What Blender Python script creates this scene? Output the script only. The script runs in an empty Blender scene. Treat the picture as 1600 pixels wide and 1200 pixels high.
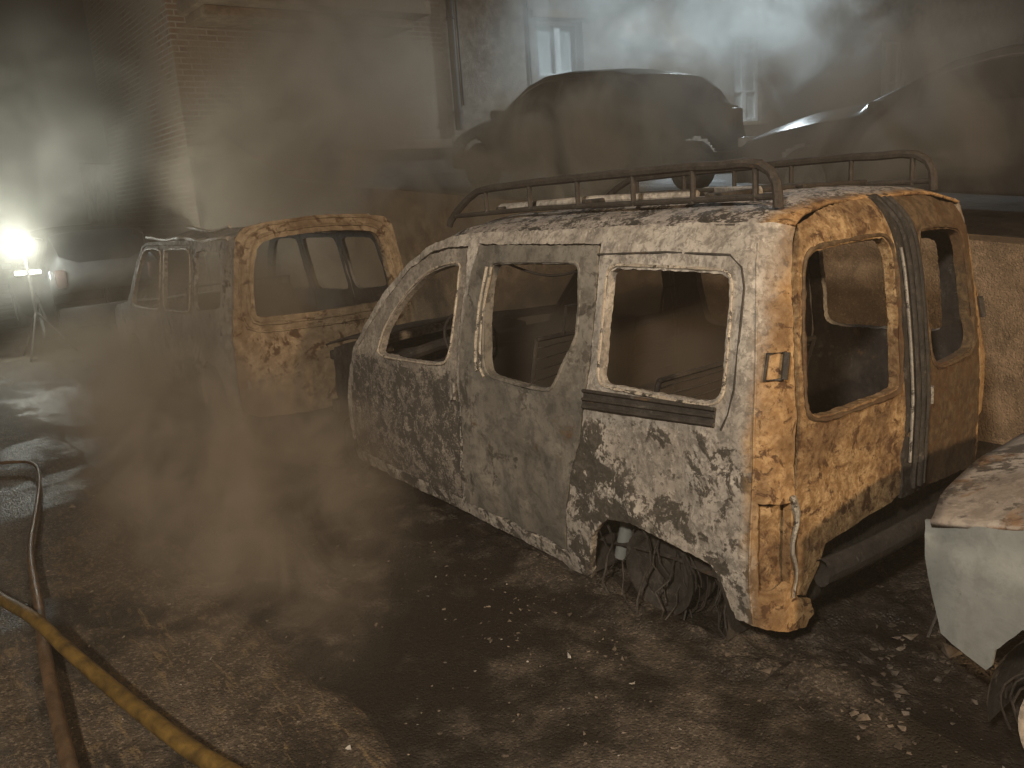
import bpy, bmesh, math, random
import numpy as np
from mathutils import Vector, Matrix, noise, Quaternion
from mathutils.geometry import delaunay_2d_cdt

SC = bpy.context.scene
COL = SC.collection
random.seed(7)
RAD = math.radians

# ------------------------------------------------------------------ camera
cam_d = bpy.data.cameras.new("camera")
cam = bpy.data.objects.new("camera", cam_d); COL.objects.link(cam)
CAM = Vector((-1.568306, 3.147836, 1.785906))
yaw, pit, rol = RAD(-36.8953), RAD(-13.1444), RAD(4.0549)
fw = Vector((math.cos(pit)*math.cos(yaw), math.cos(pit)*math.sin(yaw), math.sin(pit)))
rt = fw.cross(Vector((0, 0, 1))).normalized(); dn = fw.cross(rt)
c_, s_ = math.cos(rol), math.sin(rol)
RX = c_*rt + s_*dn; DY = -s_*rt + c_*dn
M = Matrix(((RX.x, -DY.x, -fw.x), (RX.y, -DY.y, -fw.y), (RX.z, -DY.z, -fw.z))).to_4x4()
M.translation = CAM
cam.matrix_world = M
cam_d.sensor_width = 36; cam_d.lens = 36*1296.02/1600
cam_d.clip_start = 0.05; cam_d.clip_end = 600
SC.camera = cam

# ------------------------------------------------------------------ world, exposure
SC.view_settings.view_transform = 'Standard'; SC.view_settings.look = 'None'
SC.view_settings.gamma = 1; SC.view_settings.exposure = 0.25
SC.view_settings.use_curve_mapping = False
W = bpy.data.worlds.new("World"); SC.world = W; W.use_nodes = True
nt = W.node_tree; nt.nodes.clear()
sky = nt.nodes.new('ShaderNodeTexSky'); sky.sky_type = 'NISHITA'; sky.sun_disc = False
sky.sun_elevation = RAD(-4); sky.sun_rotation = RAD(250)
bg = nt.nodes.new('ShaderNodeBackground'); bg.inputs['Strength'].default_value = 0.06
out = nt.nodes.new('ShaderNodeOutputWorld')
nt.links.new(sky.outputs[0], bg.inputs[0]); nt.links.new(bg.outputs[0], out.inputs[0])
SC.render.engine = 'CYCLES'
cy = SC.cycles
cy.use_denoising = True
try: cy.denoiser = 'OPENIMAGEDENOISE'
except Exception: pass
cy.max_bounces = 6; cy.diffuse_bounces = 3; cy.glossy_bounces = 2; cy.transmission_bounces = 3
cy.volume_bounces = 1; cy.transparent_max_bounces = 8
cy.volume_max_steps = 256
cy.use_light_tree = True

# ------------------------------------------------------------------ lamps of the street
def lamp(name, kind, loc, energy, color, radius=0.12, aim=None, angle=120, blend=0.6):
    d = bpy.data.lights.new(name, kind); d.energy = energy; d.color = color
    d.shadow_soft_size = radius
    if kind == 'SPOT': d.spot_size = RAD(angle); d.spot_blend = blend
    o = bpy.data.objects.new(name, d); COL.objects.link(o); o.location = loc
    if aim is not None:
        o.rotation_euler = (Vector(aim)-Vector(loc)).to_track_quat('-Z', 'Y').to_euler()
    return o
lamp('sodium_street_lamp_light', 'SPOT', (-6.5, 1.9, 3.8), 1300, (1.0, 0.71, 0.43), 0.18, (2.0, -0.8, 0.9), 100, 0.7)
lamp('pavement_lamp_light', 'SPOT', (-2.2, 5.4, 4.0), 1050, (1.0, 0.87, 0.71), 0.2, (1.3, 0.6, 0.6), 100, 0.9)
lamp('upper_street_lamp_light', 'SPOT', (9.3, -10.7, 6.6), 2000, (0.80, 0.93, 1.0), 0.15, (8.3, -9.4, 0.5), 150, 0.8)

# ------------------------------------------------------------------ helpers
def tag(o, label=None, cat=None, group=None, kind=None):
    if label: o['label'] = label
    if cat: o['category'] = cat
    if group: o['group'] = group
    if kind: o['kind'] = kind
    return o

def empty(name, loc, label, cat, rz=0.0, group=None):
    o = bpy.data.objects.new(name, None); COL.objects.link(o)
    o.location = loc; o.rotation_euler = (0, 0, rz); o.empty_display_size = 0.2
    return tag(o, label, cat, group)

class MB:
    def __init__(s): s.v = []; s.f = []; s.inner = []
    def add(s, vs, fs):
        b = len(s.v); s.v.extend([tuple(p) for p in vs]); s.f.extend([tuple(i+b for i in f) for f in fs])
    def box(s, c, d, rot=None):
        hx, hy, hz = d[0]/2, d[1]/2, d[2]/2
        vs = [Vector((x*hx, y*hy, z*hz)) for x in (-1, 1) for y in (-1, 1) for z in (-1, 1)]
        if rot is not None: vs = [rot @ p for p in vs]
        vs = [p+Vector(c) for p in vs]
        s.add(vs, [(0,1,3,2), (4,6,7,5), (0,4,5,1), (2,3,7,6), (0,2,6,4), (1,5,7,3)])
    def bbox(s, c, d, bev=0.01, rot=None):
        bm = bmesh.new(); bmesh.ops.create_cube(bm, size=1)
        for v in bm.verts: v.co = Vector((v.co.x*d[0], v.co.y*d[1], v.co.z*d[2]))
        bmesh.ops.bevel(bm, geom=bm.edges[:], offset=bev, segments=2, profile=0.6, affect='EDGES')
        bm.verts.index_update()
        vs = [(rot @ v.co if rot is not None else v.co.copy())+Vector(c) for v in bm.verts]
        s.add(vs, [[v.index for v in f.verts] for f in bm.faces]); bm.free()
    def tube(s, pts, r, n=8, closed=False, caps=True, jit=0.0):
        P = [Vector(p) for p in pts]; m = len(P); rs = r if isinstance(r, (list, tuple)) else [r]*m
        up = None; rings = []
        for i in range(m):
            if closed: t = (P[(i+1) % m]-P[i-1])
            else: t = P[min(i+1, m-1)]-P[max(i-1, 0)]
            t.normalize()
            if up is None:
                up = t.orthogonal().normalized()
            else:
                up = (up - t*up.dot(t));
                if up.length < 1e-6: up = t.orthogonal()
                up.normalize()
            b = t.cross(up)
            rr = rs[i]
            rings.append([P[i]+(up*math.cos(2*math.pi*k/n)+b*math.sin(2*math.pi*k/n))*rr*(1+random.uniform(-jit, jit)) for k in range(n)])
        vs = [p for R in rings for p in R]; fs = []
        for i in range(m if closed else m-1):
            j = (i+1) % m
            for k in range(n):
                fs.append((i*n+k, i*n+(k+1) % n, j*n+(k+1) % n, j*n+k))
        if caps and not closed:
            fs.append(tuple(reversed(range(n)))); fs.append(tuple((m-1)*n+k for k in range(n)))
        s.add(vs, fs)
    def lathe(s, prof, c, axis='Y', n=32):
        # prof: (radius, along) revolved about an axis through c
        vs = []; fs = []; m = len(prof)
        for k in range(n):
            a = 2*math.pi*k/n
            for (r, h) in prof:
                if axis == 'Y': p = (r*math.cos(a), h, r*math.sin(a))
                elif axis == 'X': p = (h, r*math.cos(a), r*math.sin(a))
                else: p = (r*math.cos(a), r*math.sin(a), h)
                vs.append(Vector(p)+Vector(c))
        for k in range(n):
            j = (k+1) % n
            for i in range(m-1):
                fs.append((k*m+i, j*m+i, j*m+i+1, k*m+i+1))
        s.add(vs, fs)
    def grid(s, fn, us, vs_):
        nu, nv = len(us), len(vs_)
        vs = [Vector(fn(u, v)) for u in us for v in vs_]
        s.add(vs, [(i*nv+j, (i+1)*nv+j, (i+1)*nv+j+1, i*nv+j+1) for i in range(nu-1) for j in range(nv-1)])
    def build(s, name, mat, parent=None, label=None, smooth=40, recalc=True):
        me = bpy.data.meshes.new(name)
        org = parent_world(parent)
        me.from_pydata([tuple(Vector(p)-org) for p in s.v], [], s.f)
        if recalc:
            bm = bmesh.new(); bm.from_mesh(me); bmesh.ops.recalc_face_normals(bm, faces=bm.faces[:]); bm.to_mesh(me); bm.free()
        if smooth:
            me.shade_smooth() if hasattr(me, 'shade_smooth') else None
            me.set_sharp_from_angle(angle=RAD(smooth))
        me.materials.append(mat)
        if s.inner:
            me.materials.append(M_INNER)
            for a, b in s.inner:
                for i in range(a, b): me.polygons[i].material_index = 1
        o = bpy.data.objects.new(name, me); COL.objects.link(o)
        if parent is not None: o.parent = parent
        if label: o['label'] = label
        return o

def parent_world(p):
    v = Vector((0, 0, 0))
    while p is not None:
        v += p.location; p = p.parent
    return v

def linsp(a, b, n): return [a+(b-a)*i/(n-1) for i in range(n)]

def chaikin(poly, it=2):
    for _ in range(it):
        q = []
        for i in range(len(poly)):
            a, b = poly[i], poly[(i+1) % len(poly)]
            q.append((a[0]*.75+b[0]*.25, a[1]*.75+b[1]*.25)); q.append((a[0]*.25+b[0]*.75, a[1]*.25+b[1]*.75))
        poly = q
    return poly

def area(poly):
    return 0.5*sum(poly[i][0]*poly[(i+1) % len(poly)][1]-poly[(i+1) % len(poly)][0]*poly[i][1] for i in range(len(poly)))

def offset_poly(poly, d):
    if area(poly) < 0: poly = poly[::-1]
    n = len(poly); r = []
    for i in range(n):
        a = Vector(poly[i-1]); b = Vector(poly[i]); c = Vector(poly[(i+1) % n])
        e1 = (b-a).normalized(); e2 = (c-b).normalized()
        n1 = Vector((e1.y, -e1.x)); n2 = Vector((e2.y, -e2.x)); m = (n1+n2)
        if m.length < 1e-6: m = n1
        m.normalize(); k = d/max(0.4, m.dot(n1)); r.append((b.x+m.x*k, b.y+m.y*k))
    return r

def resample(poly, sp, jit):
    r = []
    for i in range(len(poly)):
        a = Vector(poly[i]); b = Vector(poly[(i+1) % len(poly)]); L = (b-a).length
        k = max(1, int(round(L/sp)))
        for j in range(k):
            p = a.lerp(b, j/k)
            r.append((p.x+random.uniform(-jit, jit), p.y+random.uniform(-jit, jit)))
    return r

def inside_np(P, poly):
    x, y = P[:, 0], P[:, 1]; res = np.zeros(len(P), bool); q = np.array(poly)
    for i in range(len(q)):
        x1, y1 = q[i-1]; x2, y2 = q[i]
        if y1 == y2: continue
        c = ((y1 > y) != (y2 > y)) & (x < (x2-x1)*(y-y1)/(y2-y1)+x1)
        res ^= c
    return res

def panel(mb, outer, holes, fmap, ref, thick=0.02, sp=0.03, esp=0.02, jit=0.0012, dent=0.003, off=0.0, dscale=7.0, seed=0.0, extra=None):
    """sheet of metal: outline with holes, laid on a curved surface, given real thickness"""
    loops = [resample(p, esp, jit) for p in [outer]+list(holes)]
    pts = []; edges = []
    for L in loops:
        b = len(pts); pts += L; edges += [(b+i, b+(i+1) % len(L)) for i in range(len(L))]
    B = np.array(pts)
    u0, v0 = B.min(0); u1, v1 = B.max(0)
    gu, gv = np.meshgrid(np.arange(u0, u1, sp), np.arange(v0, v1, sp))
    rg = np.random.default_rng(3)
    G = np.c_[gu.ravel(), gv.ravel()]; G = G+rg.uniform(-.28*sp, .28*sp, G.shape)
    k = inside_np(G, loops[0])
    for h in loops[1:]: k &= ~inside_np(G, h)
    G = G[k]
    if len(G):
        keep = np.ones(len(G), bool)
        for i in range(0, len(G), 2000):
            d = ((G[i:i+2000, None, :]-B[None])**2).sum(2).min(1); keep[i:i+2000] = d > (0.55*sp)**2
        G = G[keep]
    allp = [Vector(p) for p in pts]+[Vector((float(a), float(b))) for a, b in G]
    V, Ed, F, *_ = delaunay_2d_cdt(allp, edges, [], 0, 1e-6)
    C = np.array([[sum(V[i][0] for i in f)/len(f), sum(V[i][1] for i in f)/len(f)] for f in F])
    k = inside_np(C, loops[0])
    for h in loops[1:]: k &= ~inside_np(C, h)
    F = [f for f, t in zip(F, k) if t]
    used = sorted({i for f in F for i in f}); idx = {i: n for n, i in enumerate(used)}
    F = [tuple(idx[i] for i in f) for f in F]
    ref = Vector(ref); front = []; back = []
    for i in used:
        u, v = V[i][0], V[i][1]; e = 1e-3
        p = Vector(fmap(u, v)); n = (Vector(fmap(u+e, v))-p).cross(Vector(fmap(u, v+e))-p).normalized()
        flip = n.dot(ref) < 0
        if flip: n = -n
        q = p+Vector((seed, 0, 0))
        d = dent*(noise.noise(q*dscale)+.5*noise.noise(q*dscale*2.7)+.25*noise.noise(q*dscale*6.1))
        if extra: d += extra(u, v)
        front.append(p+n*(off+d)); back.append(p+n*(off+d-thick))
    n = len(front); fs = [f for f in F]+[tuple(i+n for i in reversed(f)) for f in F]
    cnt = {}
    for f in F:
        for a, b in zip(f, f[1:]+f[:1]): cnt[(a, b)] = 1
    for (a, b) in cnt:
        if (b, a) not in cnt: fs.append((b, a, a+n, b+n))
    b0 = len(mb.f); mb.inner.append((b0+len(F), b0+2*len(F))); mb.add(front+back, fs)

def lip(mb, poly, fmap, r, off=0.0, ref=None, sp=0.03):
    L = resample(poly, sp, 0)
    mb.tube([fmap(*p) for p in L], [r*random.uniform(.55, 1.25) for _ in L], 6, closed=True, jit=.12)

# ------------------------------------------------------------------ materials
def new_mat(name):
    m = bpy.data.materials.new(name); m.use_nodes = True; nt = m.node_tree; nt.nodes.clear()
    o = nt.nodes.new('ShaderNodeOutputMaterial'); b = nt.nodes.new('ShaderNodeBsdfPrincipled')
    nt.links.new(b.outputs[0], o.inputs[0]); return m, nt, b
class N:
    def __init__(s, nt): s.nt = nt
    def __call__(s, t, **kw):
        n = s.nt.nodes.new('ShaderNode'+t)
        for k, v in kw.items(): setattr(n, k, v)
        return n
    def link(s, a, b): s.nt.links.new(a, b)
    def noise(s, vec, scale, detail=6, rough=.6, dist=0.0):
        n = s('TexNoise'); n.inputs['Scale'].default_value = scale; n.inputs['Detail'].default_value = detail
        n.inputs['Roughness'].default_value = rough; n.inputs['Distortion'].default_value = dist
        s.link(vec, n.inputs['Vector']); return n.outputs['Fac']
    def ramp(s, fac, a, b, ca=0.0, cb=1.0):
        r = s('MapRange'); r.interpolation_type = 'SMOOTHSTEP'
        r.inputs['From Min'].default_value = a; r.inputs['From Max'].default_value = b
        r.inputs['To Min'].default_value = ca; r.inputs['To Max'].default_value = cb
        s.link(fac, r.inputs['Value']); return r.outputs[0]
    def mix(s, f, a, b):
        m = s('Mix'); m.data_type = 'RGBA'
        if isinstance(f, (int, float)): m.inputs['Factor'].default_value = f
        else: s.link(f, m.inputs['Factor'])
        for i, c in ((6, a), (7, b)):
            if isinstance(c, (tuple, list)): m.inputs[i].default_value = (*c[:3], 1)
            else: s.link(c, m.inputs[i])
        return m.outputs[2]
    def math(s, op, a, b=0.0):
        m = s('Math'); m.operation = op
        for i, c in ((0, a), (1, b)):
            if isinstance(c, (int, float)): m.inputs[i].default_value = c
            else: s.link(c, m.inputs[i])
        return m.outputs[0]
    def bump(s, h, strength, dist, bsdf):
        b = s('Bump'); b.inputs['Strength'].default_value = strength; b.inputs['Distance'].default_value = dist
        s.link(h, b.inputs['Height']); s.link(b.outputs[0], bsdf.inputs['Normal'])

ASH = (0.36, 0.325, 0.295); PALE = (0.52, 0.47, 0.42); SOOT = (0.030, 0.027, 0.023); SMOKED = (0.115, 0.102, 0.088)
RUST = (0.42, 0.21, 0.075); PRUST = (0.60, 0.36, 0.16); BROWN = (0.085, 0.043, 0.018)

def burnt(name, base=ASH, light=PALE, dark=SOOT, darkness=0.5, scale=7.0, streak=0.35, rust=0.0, rust_edge=None,
          rough=0.85, speck=0.5, bump=0.35, rc=RUST, rp=PRUST, zfade=None, ragged=.3, mottle=.45, metal=0.0):
    """heat-scaled sheet metal: ash bloom, bare scorched flakes, rust"""
    m, nt, b = new_mat(name); n = N(nt)
    tc = n('TexCoord').outputs['Object']
    mp = n('Mapping'); mp.inputs['Scale'].default_value = (1, 1, 0.28); n.link(tc, mp.inputs[0]); st = mp.outputs[0]
    big = n.noise(tc, scale*0.45, 3, .55, .4)
    mid = n.noise(tc, scale, 9, .68, .9)
    fine = n.noise(tc, scale*6, 6, .7, .3)
    strk = n.noise(st, scale*4.5, 5, .65, .2)
    tone = n.mix(n.ramp(big, .35, .68), base, light)
    tone = n.mix(n.math('MULTIPLY', n.ramp(strk, .48, .72), streak), tone, SMOKED)
    tone = n.mix(n.math('MULTIPLY', n.ramp(fine, .54, .66), speck), tone, tuple(c*.35 for c in base))
    mott = n.noise(tc, scale*2.6, 8, .72, .5)
    tone = n.mix(n.math('MULTIPLY', n.ramp(mott, .46, .60), mottle), tone, tuple(c*.42 for c in base))
    tone = n.mix(n.math('MULTIPLY', n.ramp(n.noise(tc, scale*4.1, 7, .7, .2), .56, .66), mottle*.7), tone, tuple(min(.7, c*1.25) for c in light))
    t = .70-.32*darkness
    comb = n.math('ADD', n.math('MULTIPLY', mid, .62), n.math('MULTIPLY', big, .38))
    val = n.math('ADD', comb, n.math('MULTIPLY', n.math('SUBTRACT', fine, .5), ragged))
    if zfade is not None:
        sz = n('SeparateXYZ'); n.link(tc, sz.inputs[0])
        val = n.math('SUBTRACT', val, n.ramp(sz.outputs[2], zfade[0], zfade[1], 0.0, zfade[2]))
    flake = n.ramp(val, t-.015, t+.03)
    dk = n.mix(n.ramp(fine, .45, .7), dark, SMOKED)
    col = n.mix(flake, tone, dk)
    rf = None
    if rust > 0 or rust_edge is not None:
        rn = n.noise(tc, scale*.8, 7, .65, .6)
        rn2 = n.noise(tc, scale*3.2, 8, .7, .4)
        rcol = n.mix(n.ramp(rn2, .38, .66), rc, rp)
        rcol = n.mix(n.ramp(n.noise(tc, scale*1.7, 8, .72, .5), .53, .60), rcol, BROWN)
        rcol = n.mix(n.math('MULTIPLY', n.ramp(n.noise(tc, scale*.33, 5, .6, .4), .46, .62), .62), rcol, BROWN)
        rcol = n.mix(n.math('MULTIPLY', n.ramp(fine, .56, .68), .6), rcol, BROWN)
        if rust_edge is not None:
            sx = n('SeparateXYZ'); n.link(tc, sx.inputs[0])
            xx = n.math('ADD', sx.outputs[0], n.math('MULTIPLY', n.math('SUBTRACT', rn, .5), .09))
            rf = n.ramp(xx, rust_edge-.03, rust_edge+.045, 1.0, 0.0)
            if rust > 0: rf = n.math('MAXIMUM', rf, n.ramp(rn, .72-.45*rust, .78-.45*rust))
        else:
            rf = n.ramp(rn, .74-.5*rust, .82-.5*rust)
        col = n.mix(rf, col, rcol)
    n.link(col, b.inputs['Base Color'])
    b.inputs['Metallic'].default_value = metal
    n.link(n.ramp(fine, .3, .7, rough-.22, rough+.08), b.inputs['Roughness'])
    h = n.math('ADD', n.math('MULTIPLY', flake, -.5), n.math('ADD', n.math('MULTIPLY', fine, .8), mid))
    n.bump(h, bump, .012, b)
    return m

M_SIDE = burnt('burnt_side_metal', base=(.33,.298,.26), light=(.54,.50,.445), darkness=.60, rust_edge=-1.86, scale=9, zfade=(.80, .96, .16), streak=.6, speck=.6, mottle=.7, dark=(.058,.051,.041), rc=(.29,.17,.072), rp=(.47,.32,.165))
M_FDOOR = burnt('burnt_front_door_metal', base=(.24, .214, .186), light=(.40, .36, .31), darkness=.72, scale=17, ragged=.6, zfade=(.84, .92, .2), streak=.45, mottle=.6, dark=(.068,.060,.052))
M_SDOOR = burnt('burnt_sliding_door_metal', base=(.150, .138, .118), light=(.235, .218, .188), darkness=.40, scale=5, streak=.55, speck=.4, mottle=.55, dark=(.065,.058,.048), rust=.22, rc=(.13,.095,.06), rp=(.18,.135,.09))
M_ROOF = burnt('burnt_roof_metal', base=(.31, .28, .26), light=(.48,.44,.40), darkness=.58, scale=13, rust=.15, rust_edge=-1.78, ragged=.55, mottle=.6, rc=(.27,.15,.06), rp=(.46,.30,.145))
M_RUST = burnt('rusted_rear_door_metal', rust=1.2, scale=9, darkness=.4, bump=.7, rc=(.215, .125, .052), rp=(.47, .33, .175))
M_RUST_DIM = burnt('dimmed_rusted_rear_door_metal', rust=1.2, scale=9, darkness=.5, rc=(.06, .039, .02), rp=(.145, .098, .05), bump=.5)  # rust with the narrow door's weaker light painted in as darker colour
M_RACK = burnt('scorched_rack_metal', base=(.032, .026, .021), light=(.05, .04, .031), darkness=.4, scale=25, rust=.2, rc=(.08, .045, .02), rp=(.13, .075, .035), speck=.3)
M_CHAR = burnt('charred_metal', base=(.036, .031, .027), light=(.065, .057, .048), darkness=.45, scale=9, rust=.25, rc=(.11, .065, .03), rp=(.16, .10, .05))
M_SOOT = burnt('sooty_black_metal', base=(.022, .019, .016), light=(.035, .03, .025), darkness=.4, scale=14, rust=.12, rc=(.07, .04, .02), rp=(.1, .06, .03), speck=.3)
M_INNER = burnt('burnt_interior_metal', base=(.030, .025, .021), light=(.055, .045, .037), darkness=.5, scale=6, rust=.25, rc=(.15, .085, .04), rp=(.13, .08, .045))
M_STRIP = burnt('bare_metal_strip', base=(.24, .225, .20), light=(.40, .38, .34), darkness=.5, scale=22, speck=.5, rough=.5)
M_EDGE = burnt('scaled_highlight_edge', base=(.42, .36, .29), light=(.62, .55, .45), darkness=.50, scale=24, rough=.6)  # pale scaled edges, lightened so the colour carries edge highlights
M_HATCH = burnt('burnt_hatchback_side', base=(.20, .185, .165), light=(.42, .40, .37), darkness=.45, scale=5)
M_HATCHR = burnt('burnt_hatchback_rear', rust=1.25, scale=5, darkness=.3, rc=(.235, .17, .105), rp=(.39, .305, .20), bump=.4)
M_GREY = burnt('ash_grey_bodywork', base=(.20, .215, .21), light=(.285, .30, .29), darkness=.12, scale=4, streak=.15, speck=.2, bump=.15, rough=.6, mottle=.22)
M_HOOD = burnt('ash_stained_bonnet', base=(.25, .21, .175), light=(.38, .34, .30), darkness=.45, scale=4.2, streak=.2, speck=.4, dark=(.06,.05,.04), rust=.3, rc=(.2, .12, .07), rp=(.27, .18, .11))
M_RIM = burnt('burnt_alloy_rim', base=(.36, .30, .24), light=(.55, .46, .37), darkness=.35, scale=10, rust=.3)

def plain(name, col, rough=.6, metal=0.0, emit=None, es=0.0, var=.25, scale=6.0, bump=0.0):
    m, nt, b = new_mat(name); n = N(nt)
    tc = n('TexCoord').outputs['Object']
    f = n.noise(tc, scale, 6, .6, .3)
    c = n.mix(n.ramp(f, .3, .7), tuple(x*(1-var) for x in col), tuple(min(1, x*(1+var)) for x in col))
    n.link(c, b.inputs['Base Color']); b.inputs['Roughness'].default_value = rough; b.inputs['Metallic'].default_value = metal
    if emit: b.inputs['Emission Color'].default_value = (*emit, 1); b.inputs['Emission Strength'].default_value = es
    if bump: n.bump(n.noise(tc, scale*5, 6, .7), bump, .01, b)
    return m

# ------------------------------------------------------------------ ground
def ground_mat(name, dry, wet, wetness, grit, straw=False, crack=True):
    m, nt, b = new_mat(name); n = N(nt)
    tc = n('TexCoord').outputs['Object']
    big = n.noise(tc, .9, 5, .6, .6); mid = n.noise(tc, 5, 8, .65, .3); fine = n.noise(tc, 55, 4, .75)
    vor = n('TexVoronoi'); vor.inputs['Scale'].default_value = 75; n.link(tc, vor.inputs['Vector'])
    agg = n.ramp(vor.outputs['Distance'], .15, .55)
    col = n.mix(n.ramp(mid, .35, .7), tuple(c*.5 for c in dry), dry)
    col = n.mix(n.math('MULTIPLY', n.ramp(fine, .5, .68), grit), col, tuple(min(1, c*3.2) for c in dry))
    wetf = n.ramp(n.math('ADD', n.math('MULTIPLY', big, .7), n.math('MULTIPLY', mid, .3)), wetness-.05, wetness+.09)
    col = n.mix(wetf, wet, col)
    if straw:
        mp = n('Mapping'); mp.inputs['Rotation'].default_value = (0, 0, .9); mp.inputs['Scale'].default_value = (.22, 1, 1); n.link(tc, mp.inputs[0])
        s = n.noise(mp.outputs[0], 26, 7, .72, 1.0)
        col = n.mix(n.math('MULTIPLY', n.ramp(s, .54, .64), .75), col, (.16, .115, .065))
    n.link(col, b.inputs['Base Color'])
    ro = n.math('ADD', n.math('MULTIPLY', wetf, .36), .40)
    n.link(ro, b.inputs['Roughness']); b.inputs['Specular IOR Level'].default_value = .28
    h = n.math('ADD', n.math('MULTIPLY', agg, .35), n.math('ADD', n.math('MULTIPLY', fine, .5), n.math('MULTIPLY', mid, 1.5)))
    n.bump(h, .55, .02, b)
    return m
M_ROAD = ground_mat('wet_sooty_asphalt', (.085, .070, .055), (.020, .017, .0135), .49, .5)
M_PAVE = ground_mat('gritty_pavement', (.085, .067, .049), (.026, .021, .016), .45, .6, straw=True)
M_UPPER = ground_mat('upper_street_asphalt', (.05, .045, .04), (.02, .018, .016), .45, .3)

def gnd(name, xs, ys, z, mat, amp, kind='structure'):
    mb = MB()
    def f(x, y):
        zz = z+amp*(noise.noise(Vector((x*1.3, y*1.3, 0)))+.5*noise.noise(Vector((x*4, y*4, 3))))
        return (x, y, zz)
    mb.grid(f, xs, ys)
    o = mb.build(name, mat, smooth=60, recalc=False); tag(o, kind=kind); return o
xs = sorted(set([-90, -40, -15, -8, -5]+[round(-3+.12*i, 3) for i in range(120)]+[12, 14, 17, 22, 40, 90]))
ys = [-90, -40, -20, -10, -5]+[round(-3+.12*i, 3) for i in range(62)]+[5.2, 7, 10, 20, 40, 90]
gnd('road', xs, ys, 0.0, M_ROAD, .012)
# pavement the photographer stands on: raised slab strip with an uneven worn edge
mb = MB()
pxs = [-12+.15*i for i in range(190)]
def pv(x, t):
    e = 2.06+.10*noise.noise(Vector((x*1.6, 0, 0)))+.05*noise.noise(Vector((x*3.7, 2, 0)))+.02*noise.noise(Vector((x*6, 1, 0)))
    if t == 0: return (x, e, -.02)
    if t == 1: return (x, e+.06, .008)
    y = e+.09+(t-2)*.12
    return (x, y, .012+.007*noise.noise(Vector((x*2.2, y*2.2, 5)))+.004*noise.noise(Vector((x*8, y*8, 5))))
mb.grid(pv, pxs, list(range(0, 50)))
tag(mb.build('pavement', M_PAVE, smooth=50, recalc=False), kind='structure')

# ------------------------------------------------------------------ the burnt van
def sstep(a, b, x):
    t = max(0.0, min(1.0, (x-a)/(b-a))); return t*t*(3-2*t)
def yside(z, x):
    y = .86-.13*(z-.9)/.7 if z > .9 else .86-.03*max(0, (.45-z)/.3)**2
    if x > 2.4: y -= .035*(x-2.4)**2
    if z > 1.49: y -= .040*((z-1.49)/.12)**2
    return y
def lean(z): return .09*max(0.0, (z-.85)/.8)**1.3
def rearx(y, z): return .075-.055*(1-(y/.8)**2)+lean(z)+.10*max(0.0, (z-1.48)/.19)**2.5
RC = .11
def side_pt(sgn):
    def f(U, z):
        y0 = yside(z, U); xc = .176+lean(z)
        if U >= xc: x, y = U, y0
        else:
            a = (xc-U)/RC
            if a <= math.pi/2: x = xc-RC*math.sin(a); y = y0-RC*(1-math.cos(a))
            else:
                e = (a-math.pi/2)*RC; y = y0-RC-e; x = rearx(y0-RC, z)+(rearx(y, z)-rearx(y0-RC, z))*.3
                x = xc-RC+(rearx(y, z)-rearx(y0-RC, z))
        return (x, sgn*y, z)
    return f
def rear_pt(y, z): return (rearx(y, z), y, z)

VAN = empty('burnt_van', (2.0, 0, 0), 'burnt-out family van with ash-grey side, rusty split rear doors and a roof rack', 'van')
BODY = [(1.217,.02),(1.056,.02),(1.036,.114),(.985,.263),(.932,.336),(.866,.385),(.732,.41),(.54,.39),(.426,.372),(.318,.36),(.277,.312),(.243,.215),(.221,.168),(.15,.162),(0,.125),(-.08,.112),(-.135,.15),(-.12,.22),(-.06,.24),(-.045,.27),(-.04,.65),(-.04,.95),(.0275,1.28),(.06,1.5),(.08,1.595),(.161,1.612),(.291,1.618),(.553,1.618),(.927,1.61),(1.289,1.60),(1.849,1.59),(2.086,1.575),(2.281,1.525),(2.483,1.435),(2.758,1.255),(2.946,1.08),(3.12,.91),(3.25,.73),(3.31,.55),(3.335,.35),(3.34,.15),(3.34,.10),(2.04,.085),(1.25,.05)]
FDOOR = [(3.295,.188),(3.28,.351),(3.245,.551),(3.185,.73),(3.08,.885),(2.925,1.035),(2.74,1.2),(2.47,1.395),(2.26,1.48),(2.1,1.51),(1.925,1.515),(1.925,1.351),(1.94,1.222),(1.955,1.027),(1.958,.828),(1.965,.62),(2.005,.326),(2.04,.17)]
SDOOR = [(1.828,1.528),(.973,1.536),(.962,1.364),(.966,1.18),(.97,.966),(.992,.853),(1.024,.704),(1.084,.573),(1.128,.41),(1.195,.13),(1.99,.165),(1.96,.326),(1.93,.62),(1.925,.828),(1.92,1.03),(1.90,1.22),(1.87,1.38)]
FWIN = chaikin([(2.779,.893),(2.76,.95),(2.728,1.022),(2.627,1.14),(2.462,1.275),(2.286,1.376),(2.121,1.421),(1.985,1.433),(1.99,1.40),(1.998,1.25),(2.013,1.086),(2.035,.969),(2.085,.921),(2.416,.906)])
SWIN = chaikin([(1.71,1.436),(1.65,1.445),(1.15,1.458),(1.085,1.455),(1.07,1.40),(1.062,1.306),(1.061,1.145),(1.131,1.041),(1.18,.935),(1.22,.91),(1.383,.909),(1.607,.915),(1.688,.93),(1.719,1.051),(1.73,1.236)])
QWIN = chaikin([(.885,1.445),(.80,1.448),(.36,1.446),(.30,1.44),(.289,1.40),(.284,1.33),(.276,1.062),(.285,1.01),(.345,.988),(.76,.984),(.86,.984),(.893,1.0),(.895,1.082),(.892,1.291),(.897,1.40)])
LAMP = [(.112,.655),(-.02,.64),(-.018,.32),(.04,.30),(.115,.295)]
M_by = {}
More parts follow.
